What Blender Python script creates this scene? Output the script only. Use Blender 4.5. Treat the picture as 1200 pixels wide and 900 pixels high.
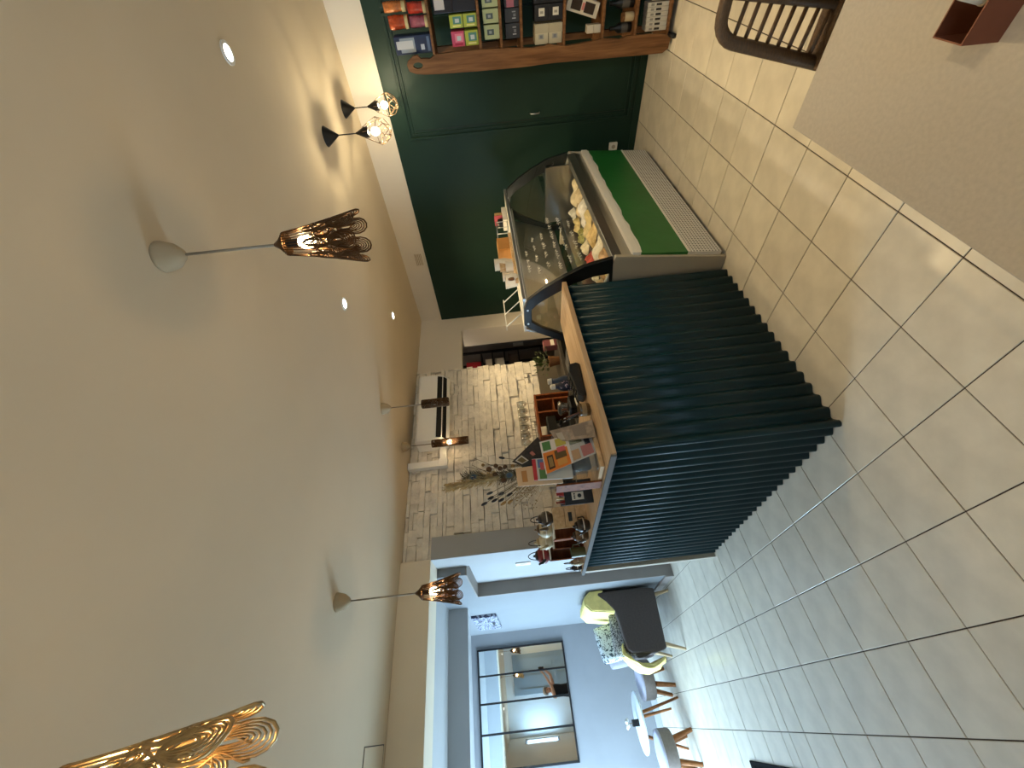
import bpy, bmesh, math, random
from math import pi, sin, cos, radians as rad
from mathutils import Vector as V, Matrix, Euler
random.seed(7)
for o in list(bpy.data.objects): bpy.data.objects.remove(o)
scene = bpy.context.scene
COL = scene.collection

# ---------------------------------------------------------------- camera
FPX = 477.293157
CAM = V((-1.6439857, -0.5449830, 1.5241567))
RW = Matrix(((-0.09107678, 0.06224814, -0.99389647),
             (-0.76211955, 0.63805789, 0.10979947),
             (0.6409983, 0.76746811, -0.01067173)))   # rows: picture right, picture down, forward
cd = bpy.data.cameras.new('camera'); camo = bpy.data.objects.new('camera', cd); COL.objects.link(camo)
cd.sensor_fit = 'HORIZONTAL'; cd.sensor_width = 36.0; cd.lens = FPX / 1200 * 36; cd.clip_start = 0.02
m3 = Matrix((RW[0], -RW[1], -RW[2])).transposed()
camo.matrix_world = Matrix.Translation(CAM) @ m3.to_4x4()
scene.camera = camo

# ---------------------------------------------------------------- world, light, exposure
def lin(c):
    return tuple(((x/255)/12.92 if x/255 <= 0.04045 else ((x/255+0.055)/1.055)**2.4) for x in c)
w = bpy.data.worlds.new('sky'); scene.world = w; w.use_nodes = True
bg = w.node_tree.nodes['Background']; bg.inputs[0].default_value = (0.54, 0.76, 1.0, 1); bg.inputs[1].default_value = 25.0
scene.view_settings.view_transform = 'Standard'; scene.view_settings.look = 'None'
scene.view_settings.gamma = 1.0; scene.view_settings.use_curve_mapping = False
scene.view_settings.exposure = 0.12
def portal(loc, rot, sx, sy):
    l = bpy.data.lights.new('window_portal', 'AREA'); l.shape = 'RECTANGLE'; l.size = sx; l.size_y = sy
    l.cycles.is_portal = True
    o = bpy.data.objects.new('window_portal', l); COL.objects.link(o); o.location = loc; o.rotation_euler = rot
portal((-3.43, 5.325, 1.27), (0, -pi/2, 0), 2.25, 2.05)
portal((-3.43, -1.75, 1.65), (0, -pi/2, 0), 1.0, 0.6)
SPOT_E = 60; PEND_E = 2.4; CAGE_E = 7.5
WARM = (1.0, 0.70, 0.36); WARM2 = (1.0, 0.83, 0.52)

# ---------------------------------------------------------------- measuring (photo pixel -> point of the room)
def ray(u, v):
    return RW.transposed() @ V(((u-600)/FPX, (v-450)/FPX, 1))
def onx(u, v, x): d = ray(u, v); return CAM + d*((x-CAM.x)/d.x)
def ony(u, v, y): d = ray(u, v); return CAM + d*((y-CAM.y)/d.y)
def onz(u, v, z): d = ray(u, v); return CAM + d*((z-CAM.z)/d.z)
def proj(p):
    c = RW @ (V(p)-CAM); return (600+FPX*c.x/c.z, 450+FPX*c.y/c.z, c.z)

# ---------------------------------------------------------------- materials
def base_mat(name):
    m = bpy.data.materials.new(name); m.use_nodes = True
    nt = m.node_tree; b = nt.nodes['Principled BSDF']; return m, nt, b
def mat(name, c, rough=0.5, metal=0.0, var=0.0, scale=8.0, bump=0.0, bscale=60.0, spec=0.5, emit=None, estr=0.0, stretch=None, coat=0.0, obj_rand=0.0, c2=None, thr=(0.35, 0.65)):
    """plain procedural material: colour with noise variation and fine relief"""
    m, nt, b = base_mat(name); L = lin(c)
    b.inputs['Base Color'].default_value = (*L, 1); b.inputs['Roughness'].default_value = rough
    b.inputs['Metallic'].default_value = metal; b.inputs['Specular IOR Level'].default_value = spec
    if coat: b.inputs['Coat Weight'].default_value = coat; b.inputs['Coat Roughness'].default_value = 0.15
    tc = nt.nodes.new('ShaderNodeTexCoord'); mp = nt.nodes.new('ShaderNodeMapping')
    nt.links.new(tc.outputs['Object'], mp.inputs[0])
    if stretch: mp.inputs['Scale'].default_value = stretch
    col = None
    if var or c2:
        n = nt.nodes.new('ShaderNodeTexNoise'); n.inputs['Scale'].default_value = scale; n.inputs['Detail'].default_value = 5
        nt.links.new(mp.outputs[0], n.inputs['Vector'])
        r = nt.nodes.new('ShaderNodeValToRGB'); nt.links.new(n.outputs['Fac'], r.inputs[0])
        r.color_ramp.elements[0].position = thr[0]; r.color_ramp.elements[1].position = thr[1]
        a = L if c2 else tuple(x*(1-var) for x in L); z = lin(c2) if c2 else tuple(min(1, x*(1+var)) for x in L)
        r.color_ramp.elements[0].color = (*a, 1); r.color_ramp.elements[1].color = (*z, 1)
        col = r.outputs[0]
    if obj_rand:
        oi = nt.nodes.new('ShaderNodeObjectInfo'); mr = nt.nodes.new('ShaderNodeMapRange')
        nt.links.new(oi.outputs['Random'], mr.inputs[0]); mr.inputs[3].default_value = 1-obj_rand; mr.inputs[4].default_value = 1+obj_rand
        mx = nt.nodes.new('ShaderNodeVectorMath'); mx.operation = 'SCALE'
        if col: nt.links.new(col, mx.inputs[0])
        else: mx.inputs[0].default_value = L
        nt.links.new(mr.outputs[0], mx.inputs['Scale']); col = mx.outputs[0]
    if col: nt.links.new(col, b.inputs['Base Color'])
    if bump:
        n2 = nt.nodes.new('ShaderNodeTexNoise'); n2.inputs['Scale'].default_value = bscale; n2.inputs['Detail'].default_value = 4
        nt.links.new(mp.outputs[0], n2.inputs['Vector'])
        bp = nt.nodes.new('ShaderNodeBump'); bp.inputs['Strength'].default_value = bump; bp.inputs['Distance'].default_value = 0.02
        nt.links.new(n2.outputs['Fac'], bp.inputs['Height']); nt.links.new(bp.outputs[0], b.inputs['Normal'])
    if emit:
        b.inputs['Emission Color'].default_value = (*emit, 1); b.inputs['Emission Strength'].default_value = estr
    return m
def wood(name, c, c2, rough=0.45, scale=3.0, axis=0, ring=14.0):
    m, nt, b = base_mat(name); b.inputs['Roughness'].default_value = max(rough, 0.55); b.inputs['Specular IOR Level'].default_value = 0.18
    tc = nt.nodes.new('ShaderNodeTexCoord'); mp = nt.nodes.new('ShaderNodeMapping'); nt.links.new(tc.outputs['Object'], mp.inputs[0])
    s = [ring]*3; s[axis] = 1.2; mp.inputs['Scale'].default_value = s
    n = nt.nodes.new('ShaderNodeTexNoise'); n.inputs['Scale'].default_value = scale; n.inputs['Detail'].default_value = 8; n.inputs['Distortion'].default_value = 0.6
    nt.links.new(mp.outputs[0], n.inputs['Vector'])
    r = nt.nodes.new('ShaderNodeValToRGB'); nt.links.new(n.outputs['Fac'], r.inputs[0])
    r.color_ramp.elements[0].position = 0.3; r.color_ramp.elements[1].position = 0.72
    r.color_ramp.elements[0].color = (*lin(c), 1); r.color_ramp.elements[1].color = (*lin(c2), 1)
    nt.links.new(r.outputs[0], b.inputs['Base Color'])
    bp = nt.nodes.new('ShaderNodeBump'); bp.inputs['Strength'].default_value = 0.15; bp.inputs['Distance'].default_value = 0.01
    nt.links.new(n.outputs['Fac'], bp.inputs['Height']); nt.links.new(bp.outputs[0], b.inputs['Normal'])
    return m
def glass(name, tint=(0.97, 0.99, 0.98), refl=0.0, rough=0.02):
    """thin clear pane: lets light straight through, mirrors by Fresnel"""
    m = bpy.data.materials.new(name); m.use_nodes = True; nt = m.node_tree; nt.nodes.clear()
    o = nt.nodes.new('ShaderNodeOutputMaterial'); mx = nt.nodes.new('ShaderNodeMixShader')
    t = nt.nodes.new('ShaderNodeBsdfTransparent'); t.inputs[0].default_value = (*tint, 1)
    g = nt.nodes.new('ShaderNodeBsdfGlossy'); g.inputs['Roughness'].default_value = rough
    f = nt.nodes.new('ShaderNodeLayerWeight'); f.inputs[0].default_value = 0.5
    pw = nt.nodes.new('ShaderNodeMath'); pw.operation = 'POWER'; pw.inputs[1].default_value = 5; nt.links.new(f.outputs['Facing'], pw.inputs[0])
    ad = nt.nodes.new('ShaderNodeMath'); ad.operation = 'MULTIPLY_ADD'; ad.inputs[1].default_value = 0.9; ad.inputs[2].default_value = 0.05+refl; ad.use_clamp = True
    nt.links.new(pw.outputs[0], ad.inputs[0]); nt.links.new(ad.outputs[0], mx.inputs[0])
    nt.links.new(t.outputs[0], mx.inputs[1]); nt.links.new(g.outputs[0], mx.inputs[2]); nt.links.new(mx.outputs[0], o.inputs[0])
    return m
def dots_mat(name, c, cd_, sx, sy, r=0.3, axes=('X', 'Z')):
    """painted sheet with rows of punched holes"""
    m, nt, b = base_mat(name); b.inputs['Roughness'].default_value = 0.35
    tc = nt.nodes.new('ShaderNodeTexCoord'); sp = nt.nodes.new('ShaderNodeSeparateXYZ'); nt.links.new(tc.outputs['Object'], sp.inputs[0])
    def cell(ax, s):
        a = nt.nodes.new('ShaderNodeMath'); a.operation = 'MULTIPLY'; a.inputs[1].default_value = s; nt.links.new(sp.outputs[ax], a.inputs[0])
        f = nt.nodes.new('ShaderNodeMath'); f.operation = 'FRACT'; nt.links.new(a.outputs[0], f.inputs[0])
        d = nt.nodes.new('ShaderNodeMath'); d.operation = 'SUBTRACT'; d.inputs[1].default_value = 0.5; nt.links.new(f.outputs[0], d.inputs[0])
        q = nt.nodes.new('ShaderNodeMath'); q.operation = 'POWER'; q.inputs[1].default_value = 2; nt.links.new(d.outputs[0], q.inputs[0]); 
        ab = nt.nodes.new('ShaderNodeMath'); ab.operation = 'MULTIPLY'; nt.links.new(d.outputs[0], ab.inputs[0]); nt.links.new(d.outputs[0], ab.inputs[1])
        return ab.outputs[0]
    s = nt.nodes.new('ShaderNodeMath'); s.operation = 'ADD'; nt.links.new(cell(axes[0], sx), s.inputs[0]); nt.links.new(cell(axes[1], sy), s.inputs[1])
    g = nt.nodes.new('ShaderNodeMath'); g.operation = 'GREATER_THAN'; g.inputs[1].default_value = r*r; nt.links.new(s.outputs[0], g.inputs[0])
    mx = nt.nodes.new('ShaderNodeMix'); mx.data_type = 'RGBA'; nt.links.new(g.outputs[0], mx.inputs[0])
    mx.inputs[6].default_value = (*lin(cd_), 1); mx.inputs[7].default_value = (*lin(c), 1)
    nt.links.new(mx.outputs[2], b.inputs['Base Color']); return m
def speckle(name, c, c2, scale=40, rough=0.85, thr=0.5, c3=None):
    """printed leafy pattern"""
    m, nt, b = base_mat(name); b.inputs['Roughness'].default_value = rough
    tc = nt.nodes.new('ShaderNodeTexCoord')
    v = nt.nodes.new('ShaderNodeTexNoise'); v.inputs['Scale'].default_value = scale; v.inputs['Detail'].default_value = 1.5; v.inputs['Distortion'].default_value = 1.2
    nt.links.new(tc.outputs['Object'], v.inputs['Vector'])
    r = nt.nodes.new('ShaderNodeValToRGB'); r.color_ramp.interpolation = 'CONSTANT'; nt.links.new(v.outputs['Fac'], r.inputs[0])
    r.color_ramp.elements[0].color = (*lin(c), 1); r.color_ramp.elements[1].color = (*lin(c2), 1); r.color_ramp.elements[1].position = thr
    if c3:
        e = r.color_ramp.elements.new(thr+0.09); e.color = (*lin(c3), 1)
    nt.links.new(r.outputs[0], b.inputs['Base Color']); return m
def emitter(name, c, s, clear=False):
    m = bpy.data.materials.new(name); m.use_nodes = True; nt = m.node_tree; nt.nodes.clear()
    o = nt.nodes.new('ShaderNodeOutputMaterial'); e = nt.nodes.new('ShaderNodeEmission')
    e.inputs[0].default_value = (*c, 1); e.inputs[1].default_value = s; 
    if clear:       # lit clear bulb: glows and lets the light of its filament out
        a = nt.nodes.new('ShaderNodeAddShader'); t = nt.nodes.new('ShaderNodeBsdfTransparent')
        nt.links.new(e.outputs[0], a.inputs[0]); nt.links.new(t.outputs[0], a.inputs[1]); nt.links.new(a.outputs[0], o.inputs[0])
    else: nt.links.new(e.outputs[0], o.inputs[0])
    return m

M = {}
M['tile'] = mat('tile', (218, 210, 194), 0.24, var=0.07, scale=7, obj_rand=0.04, spec=0.45)
M['grout'] = mat('grout', (58, 44, 34), 0.9, var=0.2)
M['ceiling'] = mat('ceiling_paint', (214, 198, 172), 0.85, var=0.02, scale=2)
M['beige'] = mat('beige_paint', (226, 216, 200), 0.75, var=0.02, scale=2, bump=0.02)
M['beam'] = mat('beam_paint', (232, 220, 198), 0.75, var=0.02, scale=2)
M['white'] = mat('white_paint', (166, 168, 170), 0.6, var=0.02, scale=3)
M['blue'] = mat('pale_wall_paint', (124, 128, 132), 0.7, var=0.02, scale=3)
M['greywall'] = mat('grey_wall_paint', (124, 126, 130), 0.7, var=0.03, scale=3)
M['taupe'] = mat('taupe_paint', (138, 130, 124), 0.6, var=0.03)
M['green'] = mat('dark_green_paint', (20, 47, 37), 0.5, var=0.06, scale=3, spec=0.3)
M['stone'] = mat('white_stone', (234, 227, 215), 0.88, var=0.10, scale=11, bump=0.9, bscale=26, obj_rand=0.07)
M['mortar'] = mat('mortar', (128, 118, 102), 0.9)  # mortar made dark to deepen the shadow lines between the stones
M['teal'] = mat('teal_sheet_paint', (13, 46, 54), 0.36, var=0.05, scale=4, spec=0.24)
M['alu'] = mat('brushed_aluminium', (196, 196, 196), 0.38, metal=0.85, var=0.04, stretch=(1, 40, 40))
M['steel'] = mat('stainless_steel', (168, 166, 160), 0.28, metal=0.9, var=0.05, stretch=(1, 30, 30))
M['oak'] = wood('oak_top', (178, 146, 112), (206, 178, 144), 0.42, axis=0)
M['pine'] = wood('pine', (192, 156, 114), (222, 192, 150), 0.5, axis=1)
M['brownwood'] = wood('brown_wood', (96, 64, 40), (140, 100, 66), 0.5, axis=2)
M['redwood'] = wood('orange_brown_wood', (110, 58, 28), (150, 86, 46), 0.5, axis=0)
M['legwood'] = wood('leg_wood', (120, 74, 42), (156, 104, 62), 0.5, axis=2)
M['palewood'] = wood('pale_leg_wood', (176, 152, 118), (206, 182, 146), 0.5, axis=2)
M['rubber'] = mat('black_rubber', (12, 12, 13), 0.95, spec=0.1)
M['trimgrey'] = mat('grey_edge', (112, 112, 112), 0.8, var=0.03, spec=0.1)
M['black'] = mat('black_plastic', (16, 16, 17), 0.4, var=0.05)
M['blackmetal'] = mat('black_metal', (22, 22, 24), 0.4, metal=0.3, var=0.05)
M['whiteplastic'] = mat('white_plastic', (232, 230, 224), 0.4, var=0.01)
M['greypanel'] = mat('grey_panel', (176, 168, 152), 0.5, var=0.02)
M['fgreen'] = mat('green_film', (24, 104, 44), 0.42, var=0.10, scale=3, bump=0.15, bscale=8)
M['grille'] = dots_mat('perforated_white', (224, 222, 220), (26, 24, 24), 48, 48, 0.29)
M['glass'] = glass('clear_glass')
M['fglass'] = glass('display_glass', (0.93, 0.96, 0.94), 0.09, 0.03)
M['acrylic'] = glass('clear_acrylic', (0.93, 0.94, 0.94), 0.03, 0.05)
M['cord'] = mat('cord_grey', (150, 140, 124), 0.5, metal=0.4)
M['canopy'] = mat('canopy_cream', (176, 158, 130), 0.7, spec=0.2)
M['litwire'] = mat('lit_bronze_filigree', (196, 168, 122), 0.35, metal=0.85, var=0.2, scale=30)  # lighter copy of the filigree metal, colour carries the glow of its bulb
M['acwhite'] = mat('ac_white', (246, 245, 242), 0.45)
M['filigree'] = mat('bronze_filigree', (92, 66, 42), 0.38, metal=0.8, var=0.2, scale=30)
M['bulb'] = emitter('lit_bulb', (1.0, 0.78, 0.42), 9, True)
M['bulbw'] = emitter('lit_globe_bulb', (1.0, 0.86, 0.60), 6, True)
M['deadbulb'] = mat('unlit_bulb', (220, 214, 200), 0.3)
M['spot'] = emitter('lit_spot', (1.0, 0.93, 0.78), 22)
M['mirror'] = mat('mirror_silver', (236, 244, 248), 0.015, metal=1.0)
M['script'] = mat('white_marker', (240, 238, 228), 0.7)
M['brownfab'] = mat('charcoal_fabric', (82, 74, 72), 0.9, var=0.10, scale=60, bump=0.2, bscale=180)
M['yellow'] = mat('yellow_throw', (246, 228, 146), 0.9, var=0.08, scale=14, bump=0.5, bscale=40)
M['leaf_cushion'] = speckle('leaf_print', (58, 74, 88), (206, 216, 224), 34, thr=0.44)
M['leaf_cushion2'] = speckle('grey_print', (66, 68, 76), (196, 200, 204), 80, thr=0.5)
M['lilac'] = mat('lilac_fabric', (178, 178, 196), 0.9, var=0.05, scale=40, bump=0.2, bscale=150)
M['stoolside'] = mat('stool_side_fabric', (128, 118, 112), 0.9, var=0.06, scale=40, bump=0.2, bscale=150)
M['tablewhite'] = mat('white_table_top', (226, 234, 240), 0.3)
M['tablebeige'] = mat('beige_laminate', (184, 174, 160), 0.45, var=0.05, scale=120, bump=0.03, bscale=300)
M['rattan'] = mat('dark_rattan', (82, 56, 28), 0.5, var=0.3, scale=60, bump=0.4, bscale=120, stretch=(1, 1, 6))
M['copper'] = mat('copper_sheet', (122, 72, 52), 0.5, metal=0.4, var=0.08, scale=20)
M['copperin'] = mat('dark_brass_inside', (70, 56, 26), 0.5, metal=0.6)
M['napkin'] = mat('white_paper', (226, 220, 208), 0.8, var=0.04, scale=30)

# ---------------------------------------------------------------- mesh helpers
class MB:
    def __init__(s): s.v = []; s.f = []
    def add(s, vs, fs):
        o = len(s.v); s.v += [tuple(x) for x in vs]; s.f += [tuple(i+o for i in f) for f in fs]; return s
    def box(s, a, b, mtx=None):
        x0, y0, z0 = a; x1, y1, z1 = b
        vs = [V((x, y, z)) for z in (z0, z1) for y in (y0, y1) for x in (x0, x1)]
        if mtx: vs = [mtx @ q for q in vs]
        return s.add(vs, [(0, 2, 3, 1), (4, 5, 7, 6), (0, 1, 5, 4), (2, 6, 7, 3), (0, 4, 6, 2), (1, 3, 7, 5)])
    def prism(s, poly, axis, t0, t1):
        """polygon in the two other axes, extruded along axis from t0 to t1"""
        n = len(poly)
        def P(p, t):
            return {'x': (t, p[0], p[1]), 'y': (p[0], t, p[1]), 'z': (p[0], p[1], t)}[axis]
        vs = [P(p, t0) for p in poly] + [P(p, t1) for p in poly]
        fs = [tuple(range(n-1, -1, -1)), tuple(range(n, 2*n))] + [(i, (i+1) % n, n+(i+1) % n, n+i) for i in range(n)]
        return s.add(vs, fs)
    def ring(s, outer, inner, axis, t0, t1):
        n = len(outer)
        def P(p, t):
            return {'x': (t, p[0], p[1]), 'y': (p[0], t, p[1]), 'z': (p[0], p[1], t)}[axis]
        vs = [P(p, t) for t in (t0, t1) for poly in (outer, inner) for p in poly]
        fs = []
        for i in range(n):
            j = (i+1) % n
            fs += [(i, j, n+j, n+i), (2*n+i, 3*n+i, 3*n+j, 2*n+j), (i, 2*n+i, 2*n+j, j), (n+i, n+j, 3*n+j, 3*n+i)]
        return s.add(vs, fs)
    def lathe(s, prof, c=(0, 0, 0), n=20, caps=True, mtx=None):
        vs = []; fs = []
        for r, z in prof:
            for k in range(n):
                a = 2*pi*k/n; p = V((r*cos(a), r*sin(a), z)); vs.append((mtx @ p if mtx else p) + V(c))
        for i in range(len(prof)-1):
            for k in range(n):
                k2 = (k+1) % n; fs.append((i*n+k, i*n+k2, (i+1)*n+k2, (i+1)*n+k))
        if caps: fs += [tuple(range(n-1, -1, -1)), tuple(range((len(prof)-1)*n, len(prof)*n))]
        return s.add(vs, fs)
    def tube(s, pts, r, n=8, closed=False, caps=True):
        pts = [V(p) for p in pts]; N = len(pts)
        rs = r if isinstance(r, (list, tuple)) else [r]*N
        vs = []; fs = []; prev = None
        for i in range(N):
            if closed: t = pts[(i+1) % N]-pts[i-1]
            else: t = pts[min(i+1, N-1)]-pts[max(i-1, 0)]
            t = t.normalized() if t.length > 1e-9 else V((0, 0, 1))
            if prev is None:
                a = V((0, 0, 1)) if abs(t.z) < 0.9 else V((1, 0, 0)); nrm = t.cross(a).normalized()
            else:
                nrm = prev - t*prev.dot(t); nrm = nrm.normalized() if nrm.length > 1e-6 else t.orthogonal().normalized()
            prev = nrm; bn = t.cross(nrm)
            for k in range(n):
                a = 2*pi*k/n; vs.append(pts[i] + (nrm*cos(a)+bn*sin(a))*rs[i])
        for i in range(N if closed else N-1):
            j = (i+1) % N
            for k in range(n):
                k2 = (k+1) % n; fs.append((i*n+k, i*n+k2, j*n+k2, j*n+k))
        if caps and not closed: fs += [tuple(range(n-1, -1, -1)), tuple(range((N-1)*n, N*n))]
        return s.add(vs, fs)
    def ball(s, c, r, n=12, m=8, sc=(1, 1, 1), mtx=None):
        prof = [(max(1e-4, sin(pi*i/m))*1.0, -cos(pi*i/m)) for i in range(m+1)]
        vs = []; fs = []
        for rr, z in prof:
            for k in range(n):
                a = 2*pi*k/n; p = V((rr*cos(a)*r*sc[0], rr*sin(a)*r*sc[1], z*r*sc[2])); vs.append((mtx @ p if mtx else p) + V(c))
        for i in range(m):
            for k in range(n):
                k2 = (k+1) % n; fs.append((i*n+k, i*n+k2, (i+1)*n+k2, (i+1)*n+k))
        return s.add(vs, fs)
    def grid(s, fn, nu, nv, thick=0.0):
        vs = [V(fn(i/nu, j/nv)) for j in range(nv+1) for i in range(nu+1)]
        fs = [(j*(nu+1)+i, j*(nu+1)+i+1, (j+1)*(nu+1)+i+1, (j+1)*(nu+1)+i) for j in range(nv) for i in range(nu)]
        return s.add(vs, fs)
    def mesh(s, name, m, smooth=False):
        me = bpy.data.meshes.new(name); me.from_pydata(s.v, [], s.f); me.update()
        bm = bmesh.new(); bm.from_mesh(me); bmesh.ops.remove_doubles(bm, verts=bm.verts, dist=1e-6)
        bmesh.ops.recalc_face_normals(bm, faces=bm.faces); bm.to_mesh(me); bm.free()
        if smooth:
            for p in me.polygons: p.use_smooth = True
        if m: me.materials.append(m)
        return me
    def build(s, name, m, parent=None, smooth=False, bevel=0.0, seg=2, solid=0.0, sub=0, loc=None, auto=None, w=False):
        m = M[m] if isinstance(m, str) else m
        o = bpy.data.objects.new(name, s.mesh(name, m, smooth)); COL.objects.link(o)
        if loc: o.location = loc
        if parent:
            o.parent = parent
            if w: o.matrix_parent_inverse = parent.matrix_basis.inverted()
        if solid: q = o.modifiers.new('thickness', 'SOLIDIFY'); q.thickness = solid; q.offset = 0
        if bevel: q = o.modifiers.new('bevel', 'BEVEL'); q.width = bevel; q.segments = seg; q.limit_method = 'ANGLE'; q.angle_limit = rad(40)
        if sub: q = o.modifiers.new('subdivision', 'SUBSURF'); q.levels = sub; q.render_levels = sub
        if smooth and auto:
            o.data.set_sharp_from_angle(angle=rad(auto))
        return o
def tag(o, label=None, cat=None, group=None, kind=None):
    if label: o['label'] = label
    if cat: o['category'] = cat
    if group: o['group'] = group
    if kind: o['kind'] = kind
    return o
def thing(name, label, cat, loc=(0, 0, 0), rz=0.0, group=None):
    o = bpy.data.objects.new(name, None); COL.objects.link(o); o.location = loc; o.rotation_euler = (0, 0, rz)
    o.empty_display_size = 0.05
    return tag(o, label, cat, group)
def struct(o, label=None): return tag(o, label, None, None, 'structure')
def copy_tree(o, parent=None, loc=None, rz=None):
    c = o.copy(); COL.objects.link(c)
    if parent: c.parent = parent
    if loc is not None: c.location = loc
    if rz is not None: c.rotation_euler = (0, 0, rz)
    for ch in list(o.children): copy_tree(ch, c)
    return c
def bezier(p0, p1, p2, p3, n):
    out = []
    for i in range(n+1):
        t = i/n; out.append(V(p0)*(1-t)**3 + V(p1)*3*t*(1-t)**2 + V(p2)*3*t*t*(1-t) + V(p3)*t**3)
    return out

# ================================================================ SETTING
ZC = 2.6045; XW = 2.706; YB = 3.115
# ---- floor: grout bed with every tile a piece of its own
floor = struct(MB().box((-3.6, -2.4, -0.10), (3.0, 6.9, -0.004)).build('floor', 'grout'), 'glossy beige square tiled floor with dark joints')
T = 0.305; G = 0.0042
ys = [T*k for k in range(-7, 10)] + [2.945, 3.06] + [3.06+0.3*k for k in range(1, 13)]
xs = [T*k for k in range(-12, 10)]
cells = []
for i in range(len(xs)-1):
    for j in range(len(ys)-1):
        x0, x1, y0, y1 = xs[i], xs[i+1], ys[j], ys[j+1]
        c = [proj((x, y, 0)) for x, y in ((x0, y0), (x1, y0), (x1, y1), (x0, y1))]
        area = 0
        if all(q[2] > 0.3 for q in c):
            area = abs(sum(c[k][0]*c[(k+1) % 4][1]-c[(k+1) % 4][0]*c[k][1] for k in range(4)))/2
            mu = sum(q[0] for q in c)/4; mv = sum(q[1] for q in c)/4
            if not (-40 < mu < 1260 and -40 < mv < 940): area *= 0.001
            if -0.65 < x0 and y0 > 1.1: area *= 0.01
            if x1 < -0.6 and x0 > -2.4 and y1 < -0.1: area *= 0.5
        cells.append((area, x0, x1, y0, y1))
cells.sort(reverse=True)
tile_meshes = {}; rest = MB()
def tile_mesh(w_, h_):
    k = (round(w_, 3), round(h_, 3))
    if k not in tile_meshes:
        b = MB(); a, d, e = w_/2-G/2, h_/2-G/2, 0.0016
        b.add([(-a, -d, -0.008), (a, -d, -0.008), (a, d, -0.008), (-a, d, -0.008), (-a, -d, -e), (a, -d, -e), (a, d, -e), (-a, d, -e),
               (-a+e, -d+e, 0), (a-e, -d+e, 0), (a-e, d-e, 0), (-a+e, d-e, 0)],
              [(0, 1, 5, 4), (1, 2, 6, 5), (2, 3, 7, 6), (3, 0, 4, 7), (4, 5, 9, 8), (5, 6, 10, 9), (6, 7, 11, 10), (7, 4, 8, 11), (8, 9, 10, 11)])
        tile_meshes[k] = b.mesh('tile', M['tile'])
    return tile_meshes[k]
for n_, (ar, x0, x1, y0, y1) in enumerate(cells):
    if n_ < 298 and ar > 0.5:
        o = bpy.data.objects.new('tile', tile_mesh(x1-x0, y1-y0)); COL.objects.link(o); o.parent = floor
        o.location = ((x0+x1)/2, (y0+y1)/2, random.uniform(-0.0006, 0.0004))
    else:
        rest.box((x0+G/2, y0+G/2, -0.008), (x1-G/2, y1-G/2, 0))
tag(rest.build('tile_field', 'tile', floor), 'the far and hidden tiles', kind='stuff')

# ---- ceilings
struct(MB().box((-3.6, -2.4, ZC), (3.0, 3.2, ZC+0.1)).build('ceiling', 'ceiling'), 'smooth beige white ceiling of the front room')
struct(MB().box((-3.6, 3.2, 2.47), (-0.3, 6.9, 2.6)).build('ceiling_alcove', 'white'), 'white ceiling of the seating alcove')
hp = onz(427, 875, ZC)
hat = MB(); hx1, hy0 = hp.x, hp.y
hat.ring([(hx1-0.5, hy0), (hx1, hy0), (hx1, hy0+0.38), (hx1-0.5, hy0+0.38)], [(hx1-0.494, hy0+0.006), (hx1-0.006, hy0+0.006), (hx1-0.006, hy0+0.374), (hx1-0.494, hy0+0.374)], 'z', ZC-0.002, ZC+0.01)
hob = struct(MB().box((hx1-0.49, hy0+0.01, ZC-0.003), (hx1-0.01, hy0+0.37, ZC+0.01)).build('trim_1', 'ceiling'), 'flush access hatch in the ceiling')
hat.build('seam', 'black', hob)

# ---- right wall: beige above, dark green panelling below
wr = struct(MB().box((XW, -2.4, 0), (XW+0.1, 3.3, ZC)).build('wall_right', 'beige'), 'beige upper wall above dark green panelling')
GT = 2.325
pan = MB().box((XW-0.018, -2.3, 0.0), (XW+0.01, 3.215, GT)).build('panelling', 'green', wr)
def mould(name, y0, y1, z0, z1, wd=0.022, dep=0.016, par=wr):
    x1 = XW-0.017
    for off, d_ in ((0, dep), (wd*1.9, dep*0.55)):
        o_ = [(y0+off, z0+off), (y1-off, z0+off), (y1-off, z1-off), (y0+off, z1-off)]; q = off+wd*(1 if off == 0 else 0.6)
        i_ = [(y0+q, z0+q), (y1-q, z0+q), (y1-q, z1-q), (y0+q, z1-q)]
        MB().ring(o_, i_, 'x', x1-d_, x1+0.002).build(name, 'green', par, bevel=0.003)
mould('moulding', -0.93, -0.05, 0.09, 2.19)
mould('moulding', -0.02, 0.89, 0.09, 2.19)
d1 = struct(MB().box((XW-0.021, 0.815, 0.02), (XW-0.0175, 0.818, 2.12)).build('door_1', 'black'), 'flush dark green door in the panelling with a pale pull')
MB().tube([(XW-0.02, 0.765, 1.04), (XW-0.045, 0.765, 1.03), (XW-0.045, 0.765, 0.962), (XW-0.02, 0.765, 0.952)], 0.006).build('door_handle', 'alu', d1, smooth=True)
MB().box((XW-0.03, -2.3, 0), (XW-0.016, 3.2, 0.06)).build('skirting', 'green', wr, bevel=0.003)
struct(MB().box((XW-0.035, 3.2, 0), (XW+0.02, 3.262, ZC-0.26)).build('trim_2', 'beige'), 'beige corner post at the end of the green wall')
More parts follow.
